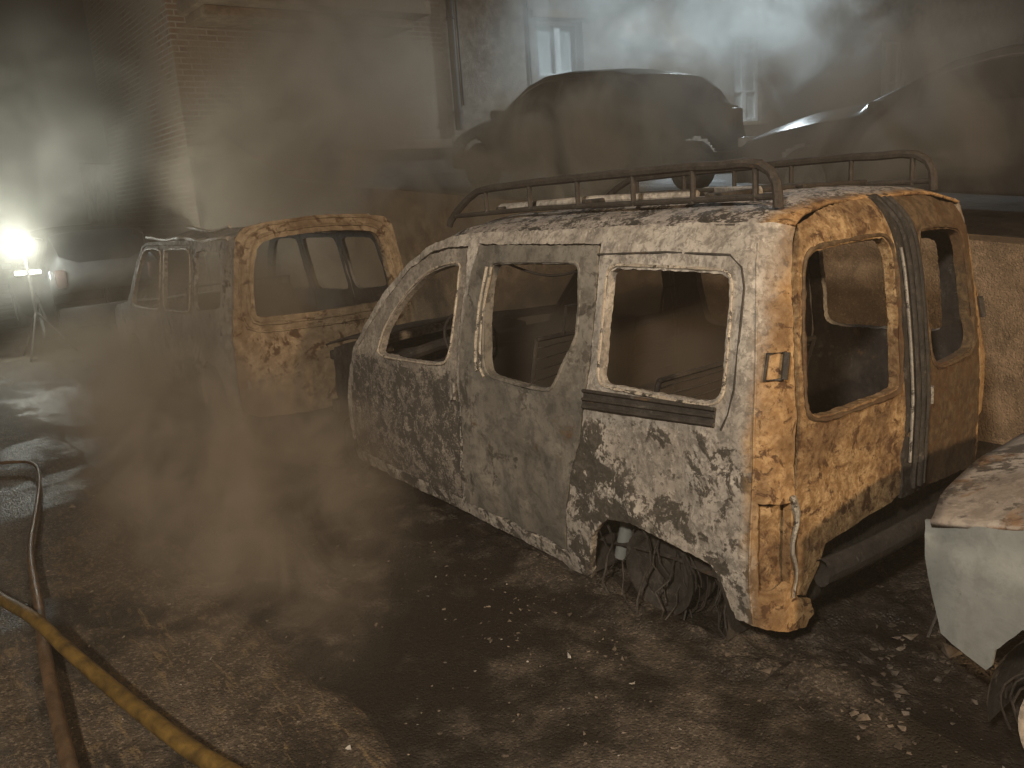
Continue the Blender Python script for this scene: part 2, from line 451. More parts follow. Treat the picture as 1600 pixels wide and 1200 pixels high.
def van_side(sgn):
    f = side_pt(sgn); ref = (0, sgn, 0)
    def refm(u, v): return f(u, v)
    mb = MB()
    def flare(u, v): # crumpled skin around the wheel arch and the lower quarter
        return .010*math.exp(-((u-.75)**2+(v-.48)**2)/.02)-.012*math.exp(-((u-.45)**2+(v-.62)**2)/.012)-.006*math.exp(-((u-.8)**2+(v-.78)**2)/.02)
    panel(mb, BODY, [QWIN, offset_poly(FDOOR, .009), offset_poly(SDOOR, .008), LAMP], f, (-.4, sgn, 0), .035, .032, .018, .0028, .008, extra=flare)
    body = mb.build('side_panel', M_SIDE, VAN, None if sgn < 0 else 'ash-white side panel with dark flaked patches and rusty rear corner')
    mb = MB(); panel(mb, FDOOR, [FWIN], f, ref, .04, .032, .018, .002, .010, seed=3)
    fd = mb.build('front_door', M_FDOOR, VAN)
    mb = MB(); lip(mb, offset_poly(FWIN, .012), lambda u, v: Vector(f(u, v))+Vector((0, sgn*.004, 0)), .006); mb.build('window_frame', M_EDGE, fd)
    mb = MB()
    # recess of the missing outer handle
    pts = [f(u, v) for u, v in [(1.99,.83),(1.965,.832),(1.972,.745),(2.0,.738)]]
    mb.tube([Vector(p)+Vector((0, sgn*.012, 0)) for p in pts], .009, 6, closed=True)
    mb.build('door_handle', M_STRIP, fd)
    def sdent(u, v):
        return -.010*sstep(.60, .57, v)*sstep(1.15, 1.25, u)*sstep(1.85, 1.75, u)+.004*math.sin(u*26)*sstep(.5, .3, v)
    mb = MB(); panel(mb, SDOOR, [SWIN], f, ref, .045, .032, .018, .002, .009, off=.004, seed=7, extra=sdent)
    sd = mb.build('sliding_door', M_SDOOR, VAN, None if sgn < 0 else 'smoke-grey sliding door with a wide empty window')
    mb = MB(); lip(mb, offset_poly(SWIN, .010), lambda u, v: Vector(f(u, v))+Vector((0, sgn*.006, 0)), .007); mb.build('window_frame', M_SDOOR, sd)
    mb = MB()
    for du, r in ((.0, .008), (.036, .009)):
        mb.tube([Vector(f(float(np.interp(v, [.90,.94,1.06,1.25,1.43], [1.69,1.735,1.748,1.738,1.70]))+du, v))+Vector((0, sgn*.008, 0)) for v in linsp(.905+du*.6, 1.43, 18)], r, 7, jit=.12)
    mb.build('window_channel', M_EDGE, sd)
    # guide rail of the sliding door
    mb = MB(); panel(mb, [(.98,.936),(.287,.969),(.287,.921),(.98,.876)], [], f, ref, .01, .04, .03, 0, 0, off=.006)
    gr = mb.build('slide_rail', M_CHAR, VAN)
    mb = MB()
    for z0, z1, r in ((.94,.972,.008),(.872,.917,.008),(.905,.945,.006)):
        mb.tube([Vector(f(u, z0+(z1-z0)*(.98-u)/.69))+Vector((0, sgn*.012, 0)) for u in linsp(.98, .285, 10)], r, 6)
    mb.build('rail_lip', M_INNER, gr)
    mb = MB(); lip(mb, offset_poly(QWIN, .014), lambda u, v: Vector(f(u, v))+Vector((0, sgn*.003, 0)), .007)
    mb.build('window_frame', M_EDGE if sgn > 0 else M_INNER, body)
    mb = MB(); mb.tube([f(u, v) for u, v in [(.98,1.50),(.6,1.515),(.30,1.51),(.245,1.47),(.225,1.40),(.222,1.05),(.235,.96),(.26,.90)]], .005, 6); mb.build('pressing_line', M_CHAR, body)
    # swage seam down the rear pillar
    mb = MB(); mb.tube([Vector(f(.125+.02*sstep(.9, .3, v)+lean(v), v)) for v in linsp(.17, 1.55, 22)], .0055, 6); mb.build('pillar_seam', M_SIDE, body)
    # hole left by the rear lamp: a rusted pan behind the opening, and torn trim at its edge
    mb = MB(); panel(mb, offset_poly(LAMP, .05), [], f, (-.5, sgn, 0), .008, .025, .03, .002, .012, off=-.045, dscale=14)
    mb.build('rear_lamp_housing', M_RUST, VAN, 'rusted empty rear lamp housing')
    mb = MB()
    pts = [Vector(f(-.038+.012*math.sin(v*30), v))+Vector((-.012, sgn*.010, 0)) for v in linsp(.665, .27, 12)]
    if sgn > 0: mb.tube(pts, [.010,.014,.013,.010,.009,.008,.008,.007,.006,.005,.005,.004], 6); mb.build('lamp_trim', M_STRIP, VAN)
    # hinge bracket on the pillar
    mb = MB()
    for zc in (1.135,):
        c = [Vector(f(u, v))+Vector((-.004, sgn*.006, 0)) for u, v in [(.115,zc+.045),(.02+.03,zc+.045),(.02+.03,zc-.045),(.115,zc-.045)]]
        mb.tube(c, .007, 6, closed=True)
        mb.tube([c[1]+Vector((-.008,0,0)), c[2]+Vector((-.008,0,0))], .013, 8)
    mb.build('door_hinge', M_CHAR, VAN)
van_side(1); van_side(-1)

# roof, following the gutter line and curving down to the windscreen header
def zg(x): return float(np.interp(x, [0.0,.161,.553,.927,1.289,1.849,2.086,2.281,2.42], [1.59,1.612,1.618,1.61,1.60,1.585,1.57,1.52,1.46]))
def roof_pt(x, s):
    y = s*(.688-.12*(1-math.sqrt(max(0, 1-(min(1, max(0, (.36-x)/.18))**2))))); ze = zg(x)-.005; zc = ze+.088-.035*sstep(.34, .14, x)
    z = ze+(zc-ze)*(1-abs(s)**4.5)
    if abs(s) < .9: z += .006*math.sin(s*22)*sstep(.25, .5, x)+.008*noise.noise(Vector((x*4, s*5, 2)))-.05*max(0, noise.noise(Vector((x*1.7, s*2.2, 9))))*(1-s*s)
    return (x-.05*abs(s)**4*sstep(.45, .15, x), y, z)
mb = MB(); mb.grid(roof_pt, linsp(.185, 2.40, 76), [-1,-.985,-.96,-.93,-.89]+linsp(-.85,.85,46)+[.89,.93,.96,.985,1])
o = mb.build('roof', M_ROOF, VAN, recalc=True)
sm = o.modifiers.new('thick', 'SOLIDIFY'); sm.thickness = .012; sm.offset = -1
# windscreen frame
mb = MB()
mb.tube([roof_pt(2.40, s) for s in linsp(-.98, .98, 18)], .022, 8)
mb.tube([(3.10-.12*(s*s), s*.72, .93) for s in linsp(-1, 1, 14)], .03, 8)
mb.build('windscreen_frame', M_SIDE, VAN)

# rear doors
LDOOR = [(.692,.27),(.70,.65),(.68,.95),(.655,1.28),(.62,1.5),(.565,1.595),(.40,1.635),(.04,1.665),(-.005,1.60),(-.03,1.3),(-.04,1.025),(-.04,.815),(-.035,.50),(.54,.43),(.64,.25)]
RDOOR = [(-.085,1.665),(-.105,1.3),(-.10,1.0),(-.095,.47),(-.52,.43),(-.692,.40),(-.70,.65),(-.68,.95),(-.655,1.28),(-.62,1.5),(-.565,1.595),(-.40,1.635)]
LWIN = chaikin([(.585,1.47),(.60,1.38),(.618,1.276),(.636,1.05),(.638,.985),(.625,.94),(.56,.925),(.50,.923),(.13,.931),(.09,.94),(.08,1.0),(.071,1.148),(.065,1.344),(.075,1.46),(.10,1.508),(.168,1.518),(.48,1.508),(.55,1.50)])
RWIN = chaikin([(-.14,1.50),(-.20,1.516),(-.48,1.50),(-.529,1.47),(-.57,1.313),(-.605,1.05),(-.595,.985),(-.55,.97),(-.28,.964),(-.215,.98),(-.185,1.03),(-.16,1.293)])
def ldent(u, v):
    d = 0.0
    if v < .88:
        d = -.014*math.exp(-((u-.33)**2)/.05-((v-.70)**2)/.02)+.009*noise.noise(Vector((u*9, v*9, 1)))*sstep(.9, .75, v)
        d -= .012*sstep(.03, .0, abs((v-.70)-(u-.42)*.5))*sstep(.6, .5, u)*sstep(.2, .3, u)
        d -= .010*sstep(.02, .0, abs((u-.46)-(v-.72)*.35))*sstep(.82, .78, v)*sstep(.62, .66, v)
    return d+(.006*noise.noise(Vector((u*12, v*12, 4))) if v > 1.52 else 0)
mb = MB(); panel(mb, LDOOR, [LWIN], rear_pt, (-1, 0, 0), .04, .028, .018, .002, .006, off=.008, seed=11, extra=ldent)
ld = mb.build('rear_door', M_RUST, VAN, 'wide rear door, bright orange rust')
mb = MB(); lip(mb, offset_poly(LWIN, .014), lambda u, v: Vector(rear_pt(u, v))+Vector((-.012, 0, 0)), .009); mb.build('window_frame', M_RUST_DIM, ld)
mb = MB(); panel(mb, RDOOR, [RWIN], rear_pt, (-1, 0, 0), .04, .03, .018, .002, .006, off=.006, seed=15, extra=lambda u, v: .006*noise.noise(Vector((u*10, v*10, 7))))
rd = mb.build('rear_door', M_RUST_DIM, VAN, 'narrow rear door, brown rust darkened for its dimmer light')
mb = MB(); lip(mb, offset_poly(RWIN, .014), lambda u, v: Vector(rear_pt(u, v))+Vector((-.010, 0, 0)), .009); mb.build('window_frame', M_RUST_DIM, rd)
mb = MB(); mb.tube([Vector(rear_pt(-.135, z))+Vector((-.022, 0, 0)) for z in (.83, .87, .90)], .012, 8); mb.tube([Vector(rear_pt(-.155, z))+Vector((-.02, 0, 0)) for z in (.83, .87, .90)], .006, 8); mb.build('door_handle', M_STRIP, rd)
# charred seal and lock rods between the doors
mb = MB()
def seal_y(y, z): return y-.010*math.sin((z-.5)*2.7)+.035*sstep(1.35, 1.66, z)
panel(mb, [(.050,.47),(.052,1.0),(.045,1.40),(.035,1.55),(.010,1.66),(-.05,1.66),(-.125,1.50),(-.140,1.30),(-.135,.90),(-.120,.47)], [], lambda u, v: rear_pt(seal_y(u, v), v), (-1, 0, 0), .02, .02, .02, .003, .006, off=.016, dscale=16)
for yy, r in ((-.02,.012),(-.062,.014),(-.105,.010)):
    mb.tube([Vector(rear_pt(seal_y(yy, z), z))+Vector((-.022, 0, 0)) for z in linsp(.50, 1.655, 26)], r, 7, jit=.15)
mb.build('door_seal', M_SOOT, VAN)
mb = MB(); mb.tube([Vector(rear_pt(seal_y(.022, z), z))+Vector((-.024, 0, 0)) for z in linsp(.62, 1.47, 18)], .006, 6); mb.build('lock_rod', M_STRIP, VAN)
# lower rear structure: bare cross panel and bumper beam
mb = MB()
mb.grid(lambda y, z: (.10+.05*(z-.3)+.012*noise.noise(Vector((y*7, z*7, 3))), y, z), linsp(-.72, .66, 40), linsp(.17, .55, 12))
o = mb.build('rear_cross_panel', M_SOOT, VAN); sm = o.modifiers.new('t', 'SOLIDIFY'); sm.thickness = .02
mb = MB()
mb.grid(lambda y, a: (.035-.05*(1-(y/.75)**2)-.035*math.cos(a), y, .335+.055*math.sin(a)), linsp(-.74, .60, 30), linsp(0, 2*math.pi, 13))
mb.build('bumper_beam', M_CHAR, VAN)

# roof rack: two ladder rails joined by cross bars
rack = MB()
def rtop(x): return float(np.interp(x, [.2,.33,.6,1.6,1.95,2.1,2.2,2.34], [1.69,1.81,1.825,1.812,1.80,1.77,1.72,1.63]))
RK = bpy.data.objects.new('roof_rack', None)
mbase = MB()
mbase.tube([(x, 0, 1.722-.03*max(0, x-1.4)) for x in linsp(.5, 1.95, 8)], .010, 7)
for xb in (.55, 1.25, 1.9):
    mbase.tube([(xb, y, 1.715-.015*abs(y)-.03*max(0, xb-1.4)) for y in linsp(-.56, .56, 9)], .014, 8)
rackbase = mbase.build('roof_rack', M_RACK, VAN)
for sg in (1, -1):
    y = .56*sg
    rl = MB()
    ax = [(.235,1.66),(.236,1.70),(.243,1.745),(.265,1.785),(.31,1.812),(.38,1.822)]+[(x, rtop(x)) for x in linsp(.5, 1.95, 12)]+[(2.06,1.79),(2.16,1.75),(2.26,1.695),(2.33,1.645),(2.35,1.615)]
    rl.tube([(x, y, z) for x, z in ax], .019, 8)
    rl.tube([(x, y, np.interp(x, [.24,1.0,1.6,2.32], [1.70,1.695,1.69,1.665])) for x in linsp(.24, 2.31, 16)], .012, 8)
    rl.build('rail', M_RACK, rackbase)
    for xp in (.33+.0, .62, .94, 1.285, 1.63, 1.99):
        p = MB(); p.tube([(xp, y, 1.685 if xp < 1.8 else 1.675), (xp, y, rtop(xp)-.004 if xp > .4 else 1.81)], .012, 7); p.build('post', M_RACK, rackbase)
mb = MB(); mb.tube([(1.95, .50, 1.70), (1.3, .43, 1.715), (.75, .38, 1.715)], .02, 6, jit=.3); mb.tube([(.5, .3, 1.715), (1.1, -.1, 1.72)], .016, 6, jit=.3)
mb.build('fallen_bar', M_SIDE, rackbase)

# inside the van
mb = MB(); mb.grid(lambda x, y: (x, y, .22+.02*noise.noise(Vector((x*4, y*4, 0)))+.05*sstep(1.0, .6, x)), linsp(.12, 3.1, 40), linsp(-.78, .78, 20)); mb.build('floor_pan', M_INNER, VAN)
mb = MB()
mb.bbox((2.95, 0, .80), (.16, 1.4, .10), .03); mb.tube([(2.75, y, .86+.03*math.sin(y*5)) for y in linsp(-.72, .72, 12)], .035, 8); mb.bbox((2.9, 0, .5), (.12, 1.45, .55), .03)
mb.build('dashboard', M_INNER, VAN)
mb = MB(); ctr = Vector((2.52, .36, .93)); q = Quaternion((0, 1, 0), RAD(-62))
mb.tube([ctr+q @ Vector((.18*math.cos(a), .18*math.sin(a), 0)) for a in linsp(0, 2*math.pi, 29)[:-1]], .010, 7, closed=True)
for a in (.4, 2.7, 4.7): mb.tube([ctr, ctr+q @ Vector((.18*math.cos(a), .18*math.sin(a), 0))], .008, 6)
mb.tube([ctr, (2.8, .36, .78)], .02, 8); mb.build('steering_wheel', M_RACK, VAN)
def seat(x, y, w, hgt):
    mb = MB()
    for yy in (y-w/2, y+w/2):
        mb.tube([(x+.48, yy, .46), (x+.06, yy, .44), (x, yy, .5), (x-.14, yy, hgt)], .013, 7)
        mb.tube([(x+.4, yy, .24), (x+.38, yy, .45)], .014, 6); mb.tube([(x+.06, yy, .24), (x+.06, yy, .45)], .014, 6)
    mb.tube([(x-.14, yy, hgt) for yy in linsp(y-w/2, y+w/2, 6)], .013, 7)
    for t in linsp(.08, .92, 9):
        mb.tube([(x-.14*t+.012*math.sin(yy*20), yy, .5+(hgt-.5)*t) for yy in linsp(y-w/2, y+w/2, 9)], .0035, 5)
        mb.tube([(x+.06+.42*t, yy, .45+.01*math.sin(yy*23)) for yy in linsp(y-w/2, y+w/2, 7)], .004, 5)
    mb.tube([(x-.15, y-.06, hgt), (x-.18, y-.06, hgt+.15), (x-.18, y+.06, hgt+.15), (x-.15, y+.06, hgt)], .007, 6)
    mb.build('seat_frame', M_RACK, VAN)
seat(1.75, .36, .46, 1.05); seat(1.75, -.36, .46, 1.05); seat(.95, .0, 1.15, .95)
mb = MB(); mb.tube([(1.68-.6*t, .70-.02*math.sin(t*3), 1.445-.055*math.sin(t*math.pi)) for t in linsp(0, 1, 14)], .006, 6); mb.build('hanging_wire', M_RACK, VAN)
mb = MB(); mb.grid(lambda x, y: (x, y, 1.60+.05*(1-(y/.7)**4)-.018*math.sin(x*24)**8), linsp(.3, 2.2, 60), linsp(-.66, .66, 12)); 

# front end, plastic wings burnt away: bonnet, inner wings, cross member
mb = MB()
mb.grid(lambda x, y: (x+.06*(1-(y/.66)**2), y, .93-.12*((x-3.15)/.85)**2-.05*abs(y)**2+.012*noise.noise(Vector((x*5, y*5, 8)))), linsp(3.12, 3.98, 26), linsp(-.64, .64, 30))
o = mb.build('bonnet', M_CHAR, VAN); sm = o.modifiers.new('t', 'SOLIDIFY'); sm.thickness = .015
for sg in (1, -1):
    mb = MB()
    panel(mb, [(3.2,.2),(3.2,.84),(3.55,.86),(3.95,.76),(4.0,.30),(3.78,.28),(3.66,.46),(3.36,.54),(3.15,.42)], [], lambda u, v, sg=sg: (u, sg*(.60+.03*noise.noise(Vector((u*5, v*5, 1)))), v), (0, sg, 0), .015, .05, .04, .004, .01)
    mb.lathe([(.001, .88), (.10, .88), (.11, .84), (.10, .5)], (3.40, .54*sg, 0), 'Z', 14)
    mb.build('inner_wing', M_CHAR, VAN)
mb = MB(); mb.bbox((4.0, 0, .70), (.06, 1.2, .07), .015); mb.bbox((4.0, 0, .32), (.08, 1.25, .10), .02); mb.bbox((3.96, .1, .5), (.04, .6, .30), .01); mb.bbox((3.6, -.1, .55), (.45, .6, .38), .06)
for yy in (-.55, .55): mb.bbox((4.0, yy, .51), (.05, .05, .38), .01)
mb.build('engine_bay', M_CHAR, VAN)

def wheel(parent, x, y, sgn, r=.185, w=.16, cords=True, mat=None, z=None, tyre=False):
    z = r if z is None else z; mat = mat or M_CHAR
    mb = MB(); h = w/2*sgn
    prof = [(r, -h), (r, -h*.85), (r-.02, -h*.7), (r-.03, h*.5), (r-.018, h*.75), (r, h*.85), (r+.003, h), (r-.01, h*1.02), (r-.028, h*.9), (r-.04, h*.55)]
    mb.lathe(prof, (x, y, z), 'Y', 36)
    mb.lathe([(r-.04, h*.55), (r-.075, h*.70), (r-.11, h*.62), (.045, h*.45), (.03, h*.55), (.001, h*.55)], (x, y, z), 'Y', 36)
    wl = mb.build('wheel', mat, parent)
    mb = MB(); mb.lathe([(.001, 0), (.11, 0), (.115, -h*.5), (.06, -h*.9), (.001, -h*.9)], (x, y-h*.2, z), 'Y', 24); mb.build('brake_drum', M_INNER, wl)
    if cords:
        mb = MB(); rr = random.Random(int(x*100+y*10))
        for k in range(16):
            a0 = rr.uniform(0, 6.28); L = rr.uniform(.8, 3.5); yo = rr.uniform(-w*.45, w*.5); dr = rr.uniform(.004, .05)
            mb.tube([(x+(r+dr+.012*math.sin(5*a))*math.cos(a), y+yo+.02*math.sin(3*a), max(.006, z+(r+dr+.01*math.sin(4*a))*math.sin(a))) for a in linsp(a0, a0+L, 14)], .0035, 5)
        mb.build('tyre_cords', M_RACK, wl)
    if tyre:
        mb = MB(); R = r+.10
        mb.lathe([(r, -h*.9), (r+.03, -h*1.15), (R-.02, -h*1.1), (R, -h*.8), (R, h*.8), (R-.02, h*1.1), (r+.03, h*1.15), (r, h*.9)], (x, y, z), 'Y', 40)
        mb.build('tyre', M_TYRE, wl)
    return wl
M_TYRE = plain('black_tyre_rubber', (.018, .017, .016), .75, var=.3, scale=20, bump=.2)
for xx in (.66, 3.36):
    for sg in (1, -1): wheel(VAN, xx, .70*sg, sg, mat=M_SOOT)
mb = MB(); rw = random.Random(9)
for k in range(18):
    x = rw.uniform(.30, 1.02); z0 = .40-.12*abs(x-.66); y = rw.uniform(.70, .84)
    mb.tube([(x+rw.uniform(-.03, .03)*t+.02*math.sin(7*t+k), y+.03*math.sin(5*t+k)+.05*t*rw.random(), z0*(1-t)+.01) for t in linsp(0, 1, 8)], rw.uniform(.0025, .006), 5)
mb.build('hanging_wire', M_SOOT, VAN)
mb = MB(); mb.tube([(.66, -.66, .19), (.66, .66, .19)], .045, 10)
for sg in (1, -1):
    mb.tube([(.66, .6*sg, .19), (1.1, .55*sg, .28)], .04, 8)
mb.build('rear_axle', M_CHAR, VAN)
for sg in (1, -1):
    mb = MB(); mb.tube([(.93, .73*sg, .15), (.90, .72*sg, .27), (.89, .71*sg, .40)], [.030, .034, .022], 10)
    mb.build('shock_absorber', M_GREY, VAN, 'pale shock absorber behind the wheel arch')
for sg in (1, -1):
    mb = MB()
    mb.grid(lambda a, t, sg=sg: (.66+.40*math.cos(a), sg*(.50+.33*t), .12+.36*math.sin(a)), linsp(-.2, math.pi+.2, 20), [0, .5, 1])
    mb.grid(lambda a, t, sg=sg: (.66+.40*t*math.cos(a), sg*.50, .12+.36*t*math.sin(a)), linsp(-.2, math.pi+.2, 20), [0, .5, 1])
    mb.build('wheel_well', M_CHAR, VAN)
bpy.data.objects.remove(RK)

# ------------------------------------------------------------------ generic burnt shell (hatchback in front, pale car behind)
def shell(root, x0, yc, W, sgnx, body, doors, wins, mats, roof=None, tum=(.85, .12/.7), thick=.03):
    """body/doors/wins are outlines in metres along the car (0 = x0); sgnx=+1 when they run along +X"""
    zt, k = tum
    def mk(sg):
        def f(u, v):
            y = W-k*max(0, v-zt)-.04*max(0, (.35-v)/.3)**2
            y -= .05*sstep(.25, 0, u)**2
            return (x0+sgnx*u, yc+sg*y, v)
        return f
    for sg in (1, -1):
        f = mk(sg)
        mb = MB(); panel(mb, body, [w for w, d in wins if d is None]+[offset_poly(d, .008) for d in doors], f, (0, sg, 0), thick, .05, .03, .002, .006)
        bo = mb.build('side_panel', mats['side'], root)
        for i, d in enumerate(doors):
            mb = MB(); panel(mb, d, [w for w, di in wins if di == i], f, (0, sg, 0), thick, .05, .03, .002, .008, seed=i+2); do = mb.build('door', mats['side'], root)
            for w, di in wins:
                if di == i:
                    mb = MB(); lip(mb, offset_poly(w, .012), lambda u, v: Vector(f(u, v))+Vector((0, .004*sg, 0)), .008, sp=.05); mb.build('window_frame', mats['edge'], do)
    return mk

HB = empty('burnt_hatchback', (6.5, .29, 0), 'burnt-out small hatchback with its tailgate gone, parked ahead of the roof-rack van', 'car')
hb_x, hb_y, hb_w = 4.66, .29, .79
HBODY = [(.0,.24),(-.04,.45),(-.01,.72),(.05,1.2),(.04,1.45),(.08,1.585),(.30,1.575),(1.0,1.56),(1.75,1.55),(2.45,1.53),(2.62,1.49),(2.85,1.30),(3.06,1.02),(3.16,.92),(3.62,.86),(3.76,.80),(3.80,.53),(3.70,.30),(3.44,.28),(3.40,.42),(3.28,.56),(3.10,.61),(2.92,.56),(2.80,.42),(2.76,.22),(2.6,.16),(1.0,.16),(.98,.35),(.88,.50),(.72,.58),(.52,.56),(.38,.44),(.33,.26)]
HD1 = [(2.72,.20),(2.75,.45),(2.86,.60),(2.96,.66),(3.02,.86),(2.98,1.03),(2.78,1.30),(2.58,1.47),(2.45,1.495),(1.92,1.505),(1.90,.9),(1.88,.20)]
HD2 = [(1.86,.20),(1.88,.9),(1.86,1.505),(1.0,1.515),(.98,.95),(1.0,.7),(1.08,.5),(1.12,.20)]
HW1 = chaikin([(2.92,.92),(2.70,.905),(2.05,.925),(1.97,.95),(1.96,1.10),(1.95,1.42),(1.98,1.46),(2.2,1.465),(2.48,1.45),(2.60,1.38),(2.80,1.16),(2.90,1.01)])
HW2 = chaikin([(1.82,.94),(1.55,.95),(1.12,.965),(1.05,.99),(1.05,1.20),(1.07,1.44),(1.12,1.475),(1.4,1.47),(1.78,1.465),(1.81,1.43),(1.81,1.2)])
HW3 = chaikin([(.92,.98),(.6,1.01),(.30,1.04),(.27,1.08),(.29,1.30),(.32,1.44),(.38,1.475),(.7,1.475),(.90,1.47),(.925,1.43),(.925,1.2)])
hbm = shell(HB, hb_x, hb_y, hb_w, 1, HBODY, [HD1, HD2], [(HW1, 0), (HW2, 1), (HW3, None)], dict(side=M_HATCH, edge=M_EDGE))
# rear hoop: pillars and header in one pressing, tailgate missing, lower panel below
def hrear(y, z):
    w = hb_w-.171*max(0, z-.85)
    return (hb_x+.0-.05*(1-(y/.8)**2)+.04*max(0, z-.9), hb_y+y, z)
HR = [(.79,.26),(.80,.45),(.79,.85),(.69,1.45),(.665,1.57),(.60,1.645),(.40,1.68),(0,1.70),(-.40,1.68),(-.60,1.645),(-.665,1.57),(-.69,1.45),(-.79,.85),(-.80,.45),(-.76,.24),(-.3,.17),(.3,.17),(.68,.20)]
HRW = chaikin([(.60,.99),(.595,1.10),(.57,1.30),(.53,1.46),(.48,1.53),(.35,1.555),(0,1.575),(-.35,1.555),(-.48,1.53),(-.53,1.46),(-.57,1.30),(-.595,1.10),(-.60,.97),(-.55,.955),(0,.95),(.55,.965)], 1)
mb = MB(); panel(mb, HR, [HRW], hrear, (-1, 0, 0), .06, .045, .03, .003, .010, off=.03)
mb.build('rear_panel', M_HATCHR, HB, 'rust-orange rear frame around the missing tailgate')
mb = MB()
for w, r in ((offset_poly(HRW, .05), .014), (offset_poly(HRW, .11), .011)):
    lip(mb, w, lambda u, v: Vector(hrear(u, v))+Vector((-.035, 0, 0)), r, sp=.06)
mb.build('seal_flange', M_HATCHR, HB)
mb = MB()
mb.grid(lambda x, s: (hb_x+x, hb_y+s*(.655), 1.57-.005*x+.075*(1-abs(s)**5)-.10*math.exp(-((x-1.1)**2)/.5)*(1-s*s)-.10*sstep(1.9, 2.6, x)+.02*noise.noise(Vector((x*3, s*3, 4)))), linsp(.12, 2.6, 50), linsp(-1, 1, 31))
o = mb.build('roof', M_HATCH, HB); sm = o.modifiers.new('t', 'SOLIDIFY'); sm.thickness = .015
for sg in (1, -1):
    mb = MB()
    mb.tube([(hb_x+x, hb_y+sg*(.66+.0), 1.565+.012*math.sin(x*6)) for x in linsp(.15, 2.45, 26)], .017, 7, jit=.2)
    mb.tube([(hb_x+x, hb_y+sg*.60, 1.645+.02*math.sin(x*5+1)) for x in linsp(.25, 1.3, 14)], .014, 7, jit=.2)
    mb.build('roof_rail', M_EDGE, HB)  # pale edge metal used to paint glints along the roof
mb = MB()
mb.grid(lambda x, y: (hb_x+x, hb_y+y, .92-.10*((x-3.05)/.7)**2+.02*noise.noise(Vector((x*5, y*5, 2)))), linsp(3.05, 3.78, 18), linsp(-.72, .72, 20)); mb.build('bonnet', M_HATCH, HB)
mb = MB(); mb.grid(lambda x, y: (hb_x+x, hb_y+y, .26), linsp(.05, 3.1, 12), linsp(-.72, .72, 8)); mb.bbox((hb_x+3.78, hb_y, .5), (.08, 1.4, .2), .03)
mb.bbox((hb_x+2.9, hb_y, .75), (.15, 1.35, .25), .04); mb.build('floor_pan', M_INNER, HB)
mb = MB()
for yy in (-.3, .35):
    mb.bbox((hb_x+1.9, hb_y+yy, .75), (.10, .42, .55), .03); mb.tube([(hb_x+1.88, hb_y+yy-.18, .5), (hb_x+1.85, hb_y+yy-.18, 1.1), (hb_x+1.85, hb_y+yy+.18, 1.1), (hb_x+1.88, hb_y+yy+.18, .5)], .015, 6)
mb.build('seat_frame', M_RACK, HB)
for xx in (.67, 3.10):
    for sg in (1, -1): wheel(HB, hb_x+xx, hb_y+.66*sg, sg, .18)

# ------------------------------------------------------------------ pale burnt car at the right edge
RCAR = empty('pale_burnt_car', (-2.4, 0, 0), 'scorched pale grey car behind the van, only its bonnet, wing and bare rim in view', 'car')
RB = [(.0,.715),(.03,.55),(.085,.385),(.222,.325),(.238,.345),(.245,.40),(.31,.49),(.42,.545),(.53,.55),(.66,.50),(.76,.40),(.80,.20),(2.86,.18),(2.9,.38),(3.02,.50),(3.18,.55),(3.34,.50),(3.46,.38),(3.5,.26),(3.86,.30),(3.92,.60),(3.88,.88),(3.72,1.10),(3.45,1.33),(3.2,1.40),(2.4,1.42),(1.95,1.38),(1.55,1.16),(1.25,.93),(.80,.86),(.30,.785)]
RD1 = [(.98,.22),(1.02,.60),(1.08,.88),(1.32,.98),(1.62,1.19),(1.98,1.35),(2.30,1.385),(2.32,.9),(2.3,.22)]
RD2 = [(2.34,.22),(2.36,.9),(2.34,1.385),(2.9,1.38),(3.2,1.34),(3.3,1.2),(3.22,.9),(2.98,.62),(2.84,.45),(2.8,.22)]
RW1 = chaikin([(1.42,.99),(1.40,.95),(1.5,.93),(2.2,.95),(2.25,.98),(2.25,1.3),(2.2,1.335),(2.02,1.31),(1.70,1.18)])
RW2 = chaikin([(2.42,.96),(2.45,.95),(3.05,.97),(3.14,1.0),(3.2,1.2),(3.12,1.3),(2.9,1.335),(2.45,1.345),(2.41,1.3)])
rcx = -.42
def tumr(sg):
    def f(u, v):
        y = .80-.20*max(0, v-.86)-.05*max(0, (.35-v)/.3)**2-.015*sstep(.66, .70, v)*sstep(1.2, .9, u)
        y -= .03*sstep(.2, 0, u)**2
        if u < 1.0: y -= .012*sstep(.62, .655, v)
        return (rcx-u, sg*y, v)
    return f
for sg in (1, -1):
    f = tumr(sg)
    mb = MB(); panel(mb, RB, [offset_poly(RD1, .008), offset_poly(RD2, .008)], f, (0, sg, 0), .012, .03, .02, .001, .003)
    mb.build('side_panel', M_GREY, RCAR)
    for d, w in ((RD1, RW1), (RD2, RW2)):
        mb = MB(); panel(mb, d, [w], f, (0, sg, 0), .02, .05, .03, .001, .004); mb.build('door', M_GREY, RCAR)
mb = MB()
def rhood(u, s):
    e = float(np.interp(u, [0,.3,.8,1.2], [.725,.788,.863,.925]))
    return (rcx-u-.0+.05*(1-s*s)-.03*sstep(.75, 1, abs(s)), s*(.775-.0*u), e+.004+.10*(1-abs(s)**2.4)*(.6+.4*sstep(0, .4, u))+.008*noise.noise(Vector((u*5, s*4, 2)))+.010*math.sin(u*17+s)*sstep(.9,.2,abs(s)))
mb.grid(rhood, linsp(.0, 1.22, 40), linsp(-1, 1, 41)); o = mb.build('bonnet', M_HOOD, RCAR, 'brown-stained bonnet'); sm = o.modifiers.new('t', 'SOLIDIFY'); sm.thickness = .015
